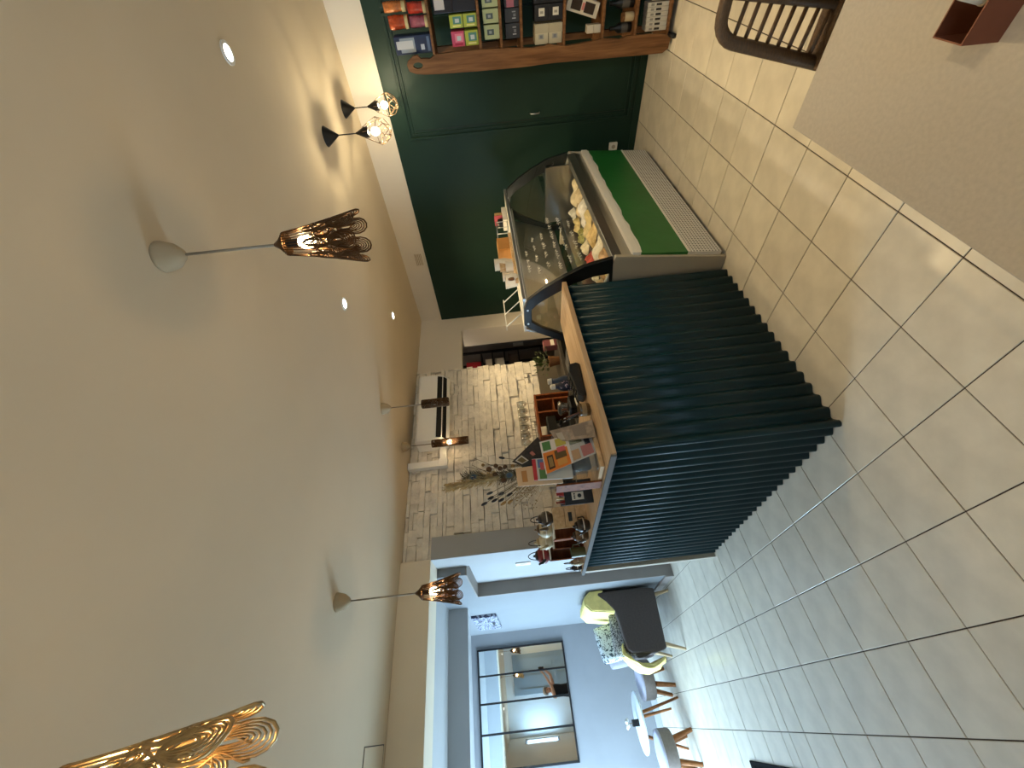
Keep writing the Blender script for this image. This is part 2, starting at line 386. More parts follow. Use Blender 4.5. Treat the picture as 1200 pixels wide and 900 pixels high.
# ---- back wall with stone cladding and the opening to the back room
wb = struct(MB().box((-0.49, YB, 0), (1.72, YB+0.10, ZC)).box((1.72, YB, 2.058), (XW, YB+0.10, ZC)).box((2.43, YB, 0), (XW, YB+0.10, 2.058)).build('wall_back', 'beige'), 'back wall clad in white split stone')
MB().box((-0.47, YB-0.012, 1.17), (1.70, YB+0.004, ZC)).build('mortar_bed', 'mortar', wb)
rs = random.Random(3); z = 1.165; nst = 0
while z < ZC-0.02:
    h = rs.choice((0.055, 0.07, 0.085, 0.10, 0.07)); h = min(h, ZC-0.004-z)
    x = -0.485 + rs.uniform(-0.004, 0.004)
    while x < 1.70:
        L = rs.choice((0.10, 0.14, 0.19, 0.25, 0.32, 0.38))*rs.uniform(0.9, 1.1)
        xe = x+L
        if xe > 1.60: xe = 1.715 + rs.uniform(-0.035, 0.012)
        rows = [(z, z+h)]
        if h > 0.08 and rs.random() < 0.42: q = z+h*rs.uniform(0.4, 0.6); rows = [(z, q), (q, z+h)]
        for za, zb in rows:
            segs = [(x, xe)]
            if len(rows) == 2 and rs.random() < 0.5: mcut = x+(xe-x)*rs.uniform(0.3, 0.7); segs = [(x, mcut), (mcut, xe)]
            for xa, xb in segs:
                g = 0.0022; yf = YB-rs.uniform(0.016, 0.046)
                j = lambda s_=0.0025: rs.uniform(-s_, s_)
                f = [(xa+g+j(), yf+j(.004), za+g+j()), ((xa+xb)/2, yf-0.003+j(.005), za+g+j(.004)), (xb-g+j(), yf+j(.004), za+g+j()),
                     (xb-g+j(), yf+j(.004), zb-g+j()), ((xa+xb)/2, yf-0.003+j(.005), zb-g+j(.004)), (xa+g+j(), yf+j(.004), zb-g+j())]
                bk = [(p[0], YB-0.004, p[2]) for p in f]
                MB().add(f+bk, [(0, 1, 4, 5), (1, 2, 3, 4), (0, 6, 7, 1), (1, 7, 8, 2), (2, 8, 9, 3), (3, 9, 10, 4), (4, 10, 11, 5), (5, 11, 6, 0)]).build('stone', 'stone', wb)
                nst += 1
        x = xe
    z += h
print('stones', nst)
# back room seen through the opening
struct(MB().box((2.43, YB+0.10, 0), (2.53, 3.42, 2.06)).build('trim_4', 'beige'), 'deep reveal of the opening to the back room')
struct(MB().box((3.5, YB+0.10, 0), (3.6, 4.6, 2.5)).build('wall_backroom_right', 'taupe'), 'taupe side wall of the back room')
struct(MB().box((0.6, 4.5, 0), (3.6, 4.6, 2.5)).build('wall_backroom_far', 'taupe'), 'far wall of the back room')
struct(MB().box((0.55, YB+0.10, 0), (0.65, 4.6, 2.5)).build('wall_backroom_left', 'taupe'), 'left wall of the back room')
struct(MB().box((0.55, YB+0.10, 2.4), (3.6, 4.6, 2.5)).build('ceiling_backroom', 'taupe'), 'low ceiling of the back room')
struct(MB().box((XW, YB+0.09, 0), (3.6, YB+0.12, 2.5)).build('wall_backroom_near', 'taupe'), 'near wall of the back room')
struct(MB().box((2.9, 2.9, -0.1), (3.7, 4.7, -0.002)).build('floor_backroom', 'grout'), 'dark floor of the back room')
# ---- beam, pillar, niche, alcove walls
struct(MB().box((-3.5, 3.05, 2.345), (-0.49, 3.33, ZC)).build('wall_beam', 'beam', bevel=0.004), 'beige beam over the opening to the alcove')
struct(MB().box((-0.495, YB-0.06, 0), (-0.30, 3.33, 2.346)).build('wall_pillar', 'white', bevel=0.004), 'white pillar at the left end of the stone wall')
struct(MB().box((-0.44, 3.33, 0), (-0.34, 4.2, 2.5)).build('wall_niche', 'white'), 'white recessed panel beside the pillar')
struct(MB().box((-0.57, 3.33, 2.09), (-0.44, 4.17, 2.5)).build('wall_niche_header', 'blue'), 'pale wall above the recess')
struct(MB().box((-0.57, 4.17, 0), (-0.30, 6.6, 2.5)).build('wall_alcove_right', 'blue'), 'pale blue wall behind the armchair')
struct(MB().box((-0.572, 4.155, 0), (-0.438, 4.172, 2.09)).box((-0.572, 3.33, 2.078), (-0.438, 4.16, 2.092)).build('trim_3', 'taupe'), 'taupe lining of the recess')
struct(MB().box((-0.59, 4.15, 0), (-0.568, 6.42, 0.09)).build('baseboard_right', 'taupe', bevel=0.004), 'taupe skirting board behind the armchair')
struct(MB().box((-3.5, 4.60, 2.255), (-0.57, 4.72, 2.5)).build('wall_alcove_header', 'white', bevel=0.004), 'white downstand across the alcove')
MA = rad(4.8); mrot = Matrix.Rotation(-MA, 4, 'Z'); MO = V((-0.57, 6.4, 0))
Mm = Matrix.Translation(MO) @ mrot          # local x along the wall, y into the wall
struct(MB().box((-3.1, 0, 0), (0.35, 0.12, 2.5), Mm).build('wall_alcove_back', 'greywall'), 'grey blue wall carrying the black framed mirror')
struct(MB().box((-3.1, -0.015, 0), (0.0, 0.004, 0.08), Mm).build('baseboard_back', 'white', bevel=0.004), 'pale skirting board under the mirror wall')
# ---- left wall with the street window that lights the alcove
XL = -3.4; wy0, wy1, wz0, wz1 = 4.3, 6.35, 0.15, 2.40
vy0, vy1, vz0, vz1 = -2.05, -1.45, 1.15, 2.15
lw = MB().box((XL-0.12, vy1, 0), (XL, wy0, ZC)).box((XL-0.12, -2.4, 0), (XL, vy0, ZC)).box((XL-0.12, wy1, 0), (XL, 6.9, ZC))
lw.box((XL-0.12, wy0, wz1), (XL, wy1, ZC)).box((XL-0.12, wy0, 0), (XL, wy1, wz0)).box((XL-0.12, vy0, vz1), (XL, vy1, ZC)).box((XL-0.12, vy0, 0), (XL, vy1, vz0))
struct(lw.build('wall_left', 'beige'), 'left wall with the street windows')
for nm_, (a0, a1, b0, b1), lb in (('window_1', (wy0, wy1, wz0, wz1), 'street window lighting the alcove'), ('window_2', (vy0, vy1, vz0, vz1), 'street window beside the photographer')):
    win = struct(MB().box((XL-0.07, a0, b0), (XL-0.05, a1, b1)).build(nm_, 'glass'), lb)
    for yy in (a0, (a0+a1)/2-0.025, a1-0.05): MB().box((XL-0.09, yy, b0), (XL-0.03, yy+0.05, b1)).build('window_frame', 'white', win)
    for zz in (b0, b1-0.05): MB().box((XL-0.09, a0, zz), (XL-0.03, a1, zz+0.05)).build('window_frame', 'white', win)
# ---- wall behind the photographer (seen in the mirror)
struct(MB().box((-3.5, -2.3, 0), (3.0, -2.2, ZC)).build('wall_front', mat('front_wall_paint', (222, 230, 234), 0.7)), 'pale wall behind the photographer')
d2 = struct(MB().box((-2.40, -2.2, 0), (-1.35, -2.165, 2.35)).build('door_2', mat('blue_grey_door_paint', (150, 170, 184), 0.5), bevel=0.004), 'blue grey panelled door behind the photographer')
for (a, b_, c, d_) in ((-2.28, -1.92, 0.25, 1.0), (-1.84, -1.47, 0.25, 1.0), (-2.28, -1.92, 1.12, 2.2), (-1.84, -1.47, 1.12, 2.2)):
    MB().ring([(a, c), (b_, c), (b_, d_), (a, d_)], [(a+.025, c+.025), (b_-.025, c+.025), (b_-.025, d_-.025), (a+.025, d_-.025)], 'y', -2.166, -2.15).build('moulding', bpy.data.materials['blue_grey_door_paint'], d2)
MB().tube([(-1.90, -2.15, 1.05), (-1.90, -2.11, 1.05), (-1.99, -2.11, 1.05)], 0.009).build('door_handle', 'alu', d2, smooth=True)

# wall fittings
sk = thing('wall_socket', 'white socket low on the green wall behind the freezer', 'socket', (XW-0.018, 1.12, 0.22))
MB().box((-0.03, -0.035, -0.04), (0, 0.035, 0.04)).build('plate', 'whiteplastic', sk, bevel=0.006)
MB().lathe([(0.018, 0), (0.018, 0.004)], n=14, mtx=Matrix.Rotation(-pi/2, 4, 'Y')).build('outlet', 'greypanel', sk, loc=(-0.03, 0, 0))
vt = thing('wall_vent', 'small cream vent cover high on the beige right wall', 'vent', (XW, 2.165, 2.41))
MB().box((-0.012, -0.09, -0.05), (0, 0.09, 0.05)).build('frame', 'beige', vt, bevel=0.004)
for k in range(5): MB().box((-0.016, -0.075, -0.036+k*0.017), (-0.011, 0.075, -0.028+k*0.017)).build('slat', 'canopy', vt)
sp = onx(613, 660, -0.44)
sw = thing('light_switch', 'white switch plate in the recess beside the pillar', 'switch', (-0.44, sp.y, sp.z))
MB().box((-0.012, -0.04, -0.075), (0, 0.04, 0.075)).build('plate', 'whiteplastic', sw, bevel=0.006)
MB().box((-0.017, -0.02, -0.03), (-0.011, 0.02, 0.03)).build('rocker', 'whiteplastic', sw, bevel=0.003)

# black doormat by the street door
mt_ = thing('door_mat', 'black rubber doormat at the left edge of the floor', 'mat', (-2.455, 3.36, 0))
MB().box((-0.45, -0.42, 0.0005), (0.45, 0.42, 0.012)).build('mat_body', 'rubber', mt_, bevel=0.004)
for k in range(8): MB().box((-0.42, -0.38+k*0.1, 0.011), (0.42, -0.34+k*0.1, 0.016)).build('rib', 'rubber', mt_)

# ================================================================ COUNTER
CT = 1.095
ctr = thing('corrugated_counter', 'L-shaped counter clad in dark teal corrugated sheet with an oak top', 'counter', (-0.70, 1.14, 0))
LAM = 0.0762; AMP = 0.0125
def corrug(p0, p1, nrm, z0, z1):
    d = V(p1)-V(p0); L = d.length; n = max(8, int(L/LAM*12)); b = MB(); vs = []
    for i in range(n+1):
        t = i/n*L; o = AMP*cos(2*pi*t/LAM); p = V(p0)+d*(i/n)+V(nrm)*o
        vs += [(p.x, p.y, z0), (p.x, p.y, z1)]
    return b.add(vs, [(2*i, 2*i+2, 2*i+3, 2*i+1) for i in range(n)])
corrug((-0.695, 1.135, 0), (0.545, 1.135, 0), (0, -1, 0), 0.004, CT-0.03).build('front_sheet', 'teal', ctr, smooth=True, solid=0.0012, w=True)
corrug((-0.706, 1.128, 0), (-0.706, 2.99, 0), (-1, 0, 0), 0.004, CT-0.03).build('side_sheet', 'teal', ctr, smooth=True, solid=0.0012, w=True)
MB().box((-0.675, 1.165, 0.01), (0.545, 1.20, CT-0.04)).box((-0.675, 1.165, 0.01), (-0.64, 2.985, CT-0.04)).box((-0.66, 2.95, 0.01), (-0.20, 2.985, CT-0.04)).box((0.50, 1.17, 0.01), (0.545, 1.44, CT-0.04)).box((-0.66, 1.19, 0.60), (-0.20, 2.96, 0.62)).build('carcass', 'black', ctr, w=True)
MB().tube([(-0.702, 1.130, 0.004), (-0.702, 1.130, CT-0.03)], 0.017, 16).build('corner_bead', 'teal', ctr, smooth=True, w=True)
top = MB().prism([(-0.742, 1.106), (0.56, 1.106), (0.56, 1.46), (-0.18, 1.49), (-0.18, 3.04), (-0.752, 3.04)], 'z', CT-0.03, CT).build('worktop', 'oak', ctr, bevel=0.003, w=True)
MB().box((-0.757, 1.104, CT-0.027), (-0.747, 3.045, CT+0.001)).build('edge_trim', 'trimgrey', top, bevel=0.002, w=True)
MB().box((-0.745, 2.985, 0.0), (-0.69, 3.03, CT-0.034)).build('end_post', 'greypanel', ctr, bevel=0.003, w=True)

# back bar below the stone wall
bb = thing('back_bar', 'dark grey work bench behind the counter under the stone wall', 'bench', (0.6, 2.8, 0))
MB().box((-0.15, 2.62, 0.1), (1.66, YB-0.07, 0.90)).build('cabinet', 'blackmetal', bb, w=True)
MB().box((-0.17, 2.59, 0.90), (1.68, YB-0.065, 0.935)).build('bench_top', mat('dark_stone_top', (62, 58, 54), 0.35, var=0.1, scale=40), bb, bevel=0.004, w=True)
MB().box((-0.17, YB-0.08, 0.935), (1.68, YB-0.064, 1.165)).build('splashback', mat('grey_splashback', (96, 88, 76), 0.5, var=0.05), bb, w=True)
MB().box((-0.12, 2.66, 0), (1.62, 3.08, 0.1)).build('plinth', 'black', bb, w=True)

# ================================================================ DISPLAY FREEZER
FX0, FX1 = 0.585, 2.30
fz = thing('display_freezer', 'white curved-glass ice cream freezer with a green front panel', 'freezer', (1.44, 1.45, 0))
MB().box((FX0+.03, 1.055, 0.06), (FX1-.03, 1.90, 0.60)).build('body', 'whiteplastic', fz, w=True)
def front(zz): return 1.033-0.05*(zz/0.6)       # the front leans a little towards the customer
def slab(x0, x1, z0, z1, t, mt, nm, par=fz, bev=0.0):
    return MB().prism([(front(z0)-t, z0), (front(z1)-t, z1), (1.08, z1), (1.08, z0)], 'x', x0, x1).build(nm, mt, par, bevel=bev, w=True)
slab(FX0+.02, FX1-.02, 0.035, 0.245, 0.0, 'grille', 'grille')
slab(FX0+.02, FX1-.02, 0.245, 0.262, 0.004, 'whiteplastic', 'rail')
gp = slab(FX0+.02, FX1-.02, 0.262, 0.574, 0.001, 'fgreen', 'front_panel')
slab(FX0+.02, FX1-.02, 0.574, 0.632, 0.010, 'whiteplastic', 'bumper', bev=0.006)
MB().box((FX0+.03, 1.08, 0.0), (FX1-.03, 1.85, 0.06)).build('plinth', 'black', fz, w=True)
# ragged lower edge of the white tape on the green film
tp = MB(); N = 24; vv = []
rr = random.Random(5)
for i in range(N+1):
    x = FX0+.03+(FX1-FX0-.06)*i/N; h = 0.006+0.016*abs(sin(i*0.9))*rr.random()
    for zz in (0.575, 0.575-h): vv.append((x, front(zz)-0.004, zz))
tp.add(vv, [(2*i, 2*i+2, 2*i+3, 2*i+1) for i in range(N)]).build('tape', 'whiteplastic', gp, solid=0.001, w=True)
PO = [(.980, .632), (.982, .763), (.995, .827), (1.022, .947), (1.086, 1.083), (1.171, 1.225), (1.248, 1.322), (1.320, 1.352), (1.472, 1.355), (1.558, 1.262), (1.663, 1.091), (1.730, 0.92), (1.735, 0.80), (1.70, 0.70)]
PI_ = [(1.10, .700), (1.10, .775), (1.105, .835), (1.115, .905), (1.155, 1.02), (1.225, 1.145), (1.283, 1.245), (1.335, 1.298), (1.448, 1.298), (1.512, 1.225), (1.606, 1.065), (1.665, 0.91), (1.67, 0.80), (1.64, 0.73)]
for nm, xx in (('end_panel', FX0), ('end_panel', FX1-0.03)):
    MB().prism([(1.06, 0.0), (0.992, 0.60), (0.978, 0.745), (1.20, 0.80), (1.90, 0.80), (1.90, 0.0)], 'x', xx, xx+0.03).build(nm, 'greypanel', fz, bevel=0.004, w=True)
for xx in (FX0-0.004, FX1-0.026):
    fr = MB().ring(PO[1:], PI_[1:], 'x', xx, xx+0.03).build('end_frame', 'black', fz, bevel=0.004, w=True)
    MB().prism(PI_[1:], 'x', xx+0.012, xx+0.016).build('end_glass', 'fglass', fr, w=True)
    for p in ((1.335, 1.326), (1.46, 1.326)):
        MB().lathe([(0.007, 0), (0.007, 0.004)], n=10, mtx=Matrix.Rotation(-pi/2, 4, 'Y'), c=(xx, p[0], p[1])).build('bolt', 'alu', fr, w=True)
# curved front glass
def bez_prof(t):
    P = bezier((0, .975, .765), (0, .985, .99), (0, 1.14, 1.19), (0, 1.262, 1.338), 16)
    k = min(15, int(t*16)); f = t*16-k; return P[k].lerp(P[k+1], f)
MB().grid(lambda a, b: (FX0+.026+(FX1-FX0-.052)*a, bez_prof(b).y, bez_prof(b).z), 12, 16).build('front_glass', 'fglass', fz, smooth=True, w=True)
MB().box((FX0+.02, 1.25, 1.335), (FX1-.02, 1.275, 1.358)).build('glass_rail', 'alu', fz, bevel=0.003, w=True)
MB().box((FX0+.02, 1.27, 1.338), (FX1-.02, 1.56, 1.356)).build('top_shelf', 'whiteplastic', fz, bevel=0.003, w=True)
# rear doors slope, inside well
MB().prism([(1.545, 1.338), (1.56, 1.338), (1.745, 0.86), (1.73, 0.86)], 'x', FX0+.03, FX1-.03).build('rear_panel', 'steel', fz, w=True)
MB().prism([(1.43, 1.30), (1.53, 1.335), (1.535, 1.325), (1.435, 1.29)], 'x', FX0+.05, FX1-.05).build('inner_rail', 'steel', fz, w=True)
MB().box((FX0+.03, 1.06, 0.60), (FX1-.03, 1.74, 0.615)).build('well_floor', 'steel', fz, w=True)
MB().prism([(0.998, 0.63), (1.055, 0.60), (1.10, 0.60), (1.10, 0.72), (1.075, 0.745), (0.99, 0.76), (0.985, 0.70)], 'x', FX0+.03, FX1-.03).build('glass_sill', 'steel', fz, bevel=0.003, w=True)
MB().box((FX0+.03, 1.60, 0.615), (FX1-.03, 1.74, 0.80)).build('rear_ledge', 'steel', fz, bevel=0.004, w=True)
MB().box((FX1-.05, 1.08, 0.62), (FX1-.03, 1.62, 0.95)).box((FX1-.07, 1.08, 0.93), (FX1-.03, 1.62, 0.96)).build('well_end', 'steel', fz, w=True)
MB().box((FX0+.03, 1.09, 0.70), (FX1-.05, 1.105, 0.725)).build('pan_rail', 'whiteplastic', fz, w=True)
lp = MB().box((FX0+.08, 1.40, 1.318), (FX1-.08, 1.42, 1.336)).build('added_strip', emitter('added_strip_glow', (1.0, 0.86, 0.62), 1.2), fz, w=True)  # unseen strip and its light, added to brighten the tubs inside
la = bpy.data.lights.new('added_strip_light', 'AREA'); la.shape = 'RECTANGLE'; la.size = 1.5; la.size_y = 0.03; la.energy = 5; la.color = (1.0, 0.82, 0.56)
lo = bpy.data.objects.new('added_strip_light', la); COL.objects.link(lo); lo.location = (1.44, 1.40, 1.314); lo.rotation_euler = (rad(-15), 0, 0)
# white marker writing on the curved glass
sc = MB(); rr = random.Random(11)
for line, (s_, x0, x1) in enumerate(((0.86, 0.80, 1.12), (0.74, 0.72, 1.22), (0.62, 0.70, 1.20), (0.50, 0.66, 1.34), (0.39, 0.64, 1.26), (0.29, 0.64, 1.16))):
    x = x1
    while x > x0+0.03:
        wl = rr.uniform(0.04, 0.11); pts = []; k = int(wl/0.006)
        for i in range(k+1):
            a = i*1.35+rr.uniform(-.25, .25); sv = s_+0.015*sin(a)*rr.uniform(.4, 1.6); p = bez_prof(max(0.02, min(0.98, sv)))
            pts.append((x-0.006*i+0.005*cos(a*1.0), p.y-0.003, p.z))
        if len(pts) > 2: sc.tube(pts, 0.0014, 4)
        x -= wl+rr.uniform(0.03, 0.07)
tag(sc.build('marker_writing', 'script', fz, w=True), 'white handwritten lines', kind='stuff')

# ice cream tubs
cols = [(226, 206, 166), (214, 190, 150), (224, 214, 200), (200, 176, 120), (206, 172, 110), (218, 204, 178), (178, 140, 96), (222, 200, 110)]
cols2 = [(226, 216, 196), (196, 168, 128), (214, 200, 170), (168, 60, 36), (222, 206, 170), (158, 152, 84), (214, 190, 130), (230, 220, 200)]
names = ['ivory', 'pale caramel', 'milk white', 'light coffee', 'toffee', 'cream', 'brown nut', 'lemon yellow']
names2 = ['white', 'beige', 'vanilla', 'dark red', 'light cream', 'chocolate chips', 'golden', 'snow white']
tubm = {}
def tub(x, y, ln, c, nm, where, i):
    t = thing('ice_cream_tub', 'steel tub of %s ice cream in the %s of the freezer' % (nm, where), 'ice cream tub', (x, y, 0.618), 0, 'ice cream tubs in the freezer')
    w_ = 0.083; l_ = ln/2
    if ln not in tubm:
        tubm[ln] = MB().ring([(-w_, -l_), (w_, -l_), (w_, l_), (-w_, l_)], [(-w_+.004, -l_+.004), (w_-.004, -l_+.004), (w_-.004, l_-.004), (-w_+.004, l_-.004)], 'z', 0, 0.085).box((-w_, -l_, 0), (w_, l_, 0.004)).mesh('pan', M['steel'])
    o = bpy.data.objects.new('pan', tubm[ln]); COL.objects.link(o); o.parent = t
    g = MB(); rr = random.Random(i*3+int(y*100)); ph = rr.random()*6
    def f(a, b):
        xx = (a*2-1)*(w_-.006); yy = (b*2-1)*(l_-.006); e = (1-(a*2-1)**2)**0.5*(1-(b*2-1)**4)
        return (xx, yy, 0.06+e*(0.055+0.02*sin(b*9+ph)+0.012*sin(a*11+b*5+ph)))
    mm = mat('ice_cream_'+nm.replace(' ', '_'), c, 0.6, var=0.14, scale=18, bump=0.5, bscale=40) if 'chips' not in nm else speckle('ice_cream_chips', (60, 52, 34), c, 60, 0.6, 0.40)
    g.grid(f, 10, 14).build('ice_cream', mm, t, smooth=True)
for i in range(8):
    tub(0.73+i*0.192, 1.255, 0.29, cols[7-i], names[7-i], 'front row', i)
    tub(0.73+i*0.192, 1.475, 0.14, cols2[i], names2[i], 'back row', i)

# things standing on the freezer top
TZ = 1.3565
def cup_stack(x, y, n, r, label):
    t = thing('paper_cup_stack', label, 'cup stack', (x, y, TZ), 0)
    for k in range(n):
        MB().lathe([(r*0.72, 0), (r, 0.075), (r*1.06, 0.077), (r*1.06, 0.083), (r*0.97, 0.083), (r*0.70, 0.006)], (0, 0, k*0.014), 18).build('cup', 'napkin', t, smooth=True, auto=35)
    return t
cup_stack(1.30, 1.42, 7, 0.047, 'tall ribbed stack of white paper cups on the freezer')
cup_stack(1.15, 1.43, 3, 0.042, 'short stack of white cups right behind the cone tub')
cup_stack(1.045, 1.43, 2, 0.04, 'lowest pair of white cups beside the wire rack')
bx = thing('cardboard_box', 'orange brown cardboard box on the freezer next to the cups', 'box', (1.52, 1.42, TZ))
MB().box((-0.09, -0.06, 0), (0.09, 0.06, 0.125)).build('carton', mat('kraft_card', (196, 138, 70), 0.8, var=0.06), bx, bevel=0.002)
MB().box((-0.092, -0.03, 0.125), (0.092, 0.03, 0.127)).build('tape', 'pine', bx)
tr_ = thing('wooden_tray', 'narrow wooden tray under the cups on the freezer', 'tray', (1.26, 1.335, TZ))
MB().box((-0.34, -0.022, 0), (0.34, 0.012, 0.022)).build('board', 'pine', tr_, bevel=0.003)
cn = thing('waffle_cone_tub', 'tub of waffle cones in the middle of the freezer top', 'cone tub', (1.13, 1.335, TZ+0.022))
MB().lathe([(0.035, 0), (0.045, 0.06), (0.042, 0.06), (0.033, 0.004)], n=16).build('tub', 'napkin', cn, smooth=True, auto=40)
for k in range(5):
    a = k*1.25; MB().lathe([(0.004, 0.0), (0.019, 0.07), (0.0185, 0.07), (0.002, 0.004)], (0.019*cos(a), 0.019*sin(a), 0.035), 10).build('cone', 'pine', cn)
jg = thing('cream_jug', 'small cream jug with a brown spout on the freezer', 'jug', (0.97, 1.335, TZ))
MB().lathe([(0.03, 0), (0.042, 0.02), (0.044, 0.05), (0.034, 0.075), (0.036, 0.09), (0.031, 0.09), (0.029, 0.075)], n=18).build('jug_body', 'napkin', jg, smooth=True)
MB().tube([(-0.03, -0.02, 0.04), (-0.052, -0.035, 0.062), (-0.056, -0.038, 0.075)], [0.014, 0.012, 0.009]).build('spout', 'brownwood', jg, smooth=True)
MB().tube([(0.036, 0.01, 0.075), (0.064, 0.015, 0.065), (0.06, 0.015, 0.03), (0.04, 0.01, 0.02)], 0.005).build('handle', 'napkin', jg, smooth=True)
wr_ = thing('wire_rack', 'white wire rack at the near end of the freezer top', 'rack', (0.76, 1.5, TZ+0.003))
for (a, b_) in (((0.17, 0, 0.125), (-0.18, 0, 0.125)), ((0.0, -0.12, 0.0), (0.0, 0, 0.125)), ((-0.14, -0.12, 0.0), (-0.14, 0, 0.125)), ((0.14, -0.12, 0.0), (0.14, 0, 0.125)), ((0.14, -0.12, 0.004), (-0.14, -0.12, 0.004))):
    MB().tube([a, b_], 0.004, 6).build('wire', 'whiteplastic', wr_, smooth=True)
wr2 = thing('wire_basket', 'dark wire basket between the cone crate and the cardboard box', 'basket', (1.78, 1.42, TZ))
for zz in (0.01, 0.11):
    MB().tube([(-0.1, -0.06, zz), (0.1, -0.06, zz), (0.1, 0.06, zz), (-0.1, 0.06, zz)], 0.004, 6, closed=True).build('hoop', 'alu', wr2, smooth=True)
for (a, b_) in ((-.1, -.06), (.1, -.06), (.1, .06), (-.1, .06), (0, -.06), (0, .06)):
    MB().tube([(a, b_, 0.004), (a, b_, 0.11)], 0.003, 6).build('upright', 'alu', wr2, smooth=True)
cr = thing('wafer_crate', 'little cream crate of rolled wafers at the far end of the freezer', 'crate', (2.05, 1.42, TZ))
MB().ring([(-0.13, -0.055), (0.11, -0.055), (0.11, 0.055), (-0.13, 0.055)], [(-0.12, -0.046), (0.10, -0.046), (0.10, 0.046), (-0.12, 0.046)], 'z', 0, 0.045).box((-0.13, -0.055, 0), (0.11, 0.055, 0.006)).build('crate_body', 'napkin', cr, bevel=0.002)
for k in range(4):
    MB().tube([(-0.01+k*0.031, 0, 0.02), (-0.01+k*0.031, 0, 0.115)], 0.0155, 10).build('wafer', mat('wafer_%d' % k, (206, 166, 106), 0.8, var=0.15, scale=40), cr, smooth=True, auto=40)
MB().lathe([(0.034, 0.0), (0.04, 0.03), (0.034, 0.06), (0.005, 0.07)], (-0.075, 0, 0.03), 14).build('jar', 'blackmetal', cr, smooth=True)
MB().box((-0.035, -0.05, 0.02), (-0.028, 0.05, 0.12)).build('divider', mat('pink_card', (200, 90, 100), 0.8), cr)

# ================================================================ LAMPS
def plight(parent, z, e, col, r=0.02):
    l = bpy.data.lights.new('bulb_light', 'POINT'); l.energy = e; l.color = col; l.shadow_soft_size = r
    o = bpy.data.objects.new('bulb_light', l); COL.objects.link(o); o.parent = parent; o.location = (0, 0, z)
def canopy_cord(t, zc_, z_shade, dome=True, mt='canopy'):
    MB().lathe([(0.050, 0.0), (0.049, -0.010), (0.040, -0.042), (0.020, -0.068), (0.006, -0.078)], (0, 0, zc_), 24).build('canopy', mt, t, smooth=True)
    MB().tube([(0, 0, zc_-0.075), (0, 0, z_shade)], 0.0045, 8).build('cord', 'cord', t, smooth=True)
def flare_pendant(x, y, ztop, zbot, label, metal='filigree', lit=True):
    """openwork bronze tulip shade: scalloped petals of looping wire"""
    t = thing('filigree_pendant', label, 'pendant lamp', (x, y, 0))
    canopy_cord(t, ZC, ztop)
    H = ztop-0.035-zbot; zt = ztop-0.035
    MB().lathe([(0.006, 0.0), (0.016, -0.016), (0.034, -0.034), (0.036, -0.040)], (0, 0, ztop), 20).build('cap', 'filigree', t, smooth=True)
    def R(s): return 0.036+0.034*s+0.012*s*s
    sh = MB(); NP = 7
    def pt(a, s): return V((R(s)*cos(a), R(s)*sin(a), zt-H*s))
    # straight ribs in the upper part
    for k in range(NP*4):
        a = 2*pi*k/(NP*4); sh.tube([pt(a, 0.0), pt(a, 0.2), pt(a+0.03*(-1)**k, 0.42)], 0.0017, 4)
    # loops and scrolls
    for row, (s0, s1, wd, r_) in enumerate(((0.30, 0.56, 0.30, 0.0021), (0.46, 0.74, 0.36, 0.0026), (0.62, 1.0, 0.44, 0.0030))):
        for k in range(NP):
            a0 = 2*pi*(k+0.5*row)/NP
            for inner in range(4 if row < 2 else 6):
                q = 1-inner*0.16
                pts = []
                for i in range(17):
                    th = pi*i/16*2
                    s_ = s0+(s1-s0)*(0.5-0.5*cos(th))*(0.5+0.5*q)
                    pts.append(pt(a0+wd*q*sin(th)*(0.65+0.35*(s_-s0)/(s1-s0)), s_))
                sh.tube(pts, r_*(1 if inner == 0 else 0.7), 4)
    # dense scroll work seen as dark bands
    for k in range(NP*3):
        a0 = 2*pi*k/(NP*3)
        pts = [pt(a0+0.13*sin(i*0.9+k), 0.40+0.46*i/12) for i in range(13)]
        sh.tube(pts, 0.0027, 4)
    for s_ in (0.02, 0.44, 0.66): sh.tube([pt(2*pi*i/28, s_) for i in range(28)], 0.0022, 4, closed=True)
    sh.build('shade', metal, t, smooth=True)
    MB().lathe([(0.013, 0.0), (0.013, -0.05)], (0, 0, ztop-0.03), 12).build('socket', 'blackmetal', t)
    zb = ztop-0.105
    MB().ball((0, 0, zb), 0.022, 14, 10, (1, 1, 1.35)).build('bulb', 'bulb' if lit else 'deadbulb', t, smooth=True)
    if lit: plight(t, zb, PEND_E, WARM, 0.014)
    return t
flare_pendant(-0.366, 0.143, 2.235, 1.945, 'bronze filigree tulip pendant with a scalloped rim nearest the freezer')
flare_pendant(-1.027, 1.918, 2.165, 1.912, 'bronze filigree tulip pendant hanging before the alcove opening')
flare_pendant(-1.665, 0.20, 2.235, 1.94, 'large glowing filigree pendant cut by the lower left frame edge', 'litwire')
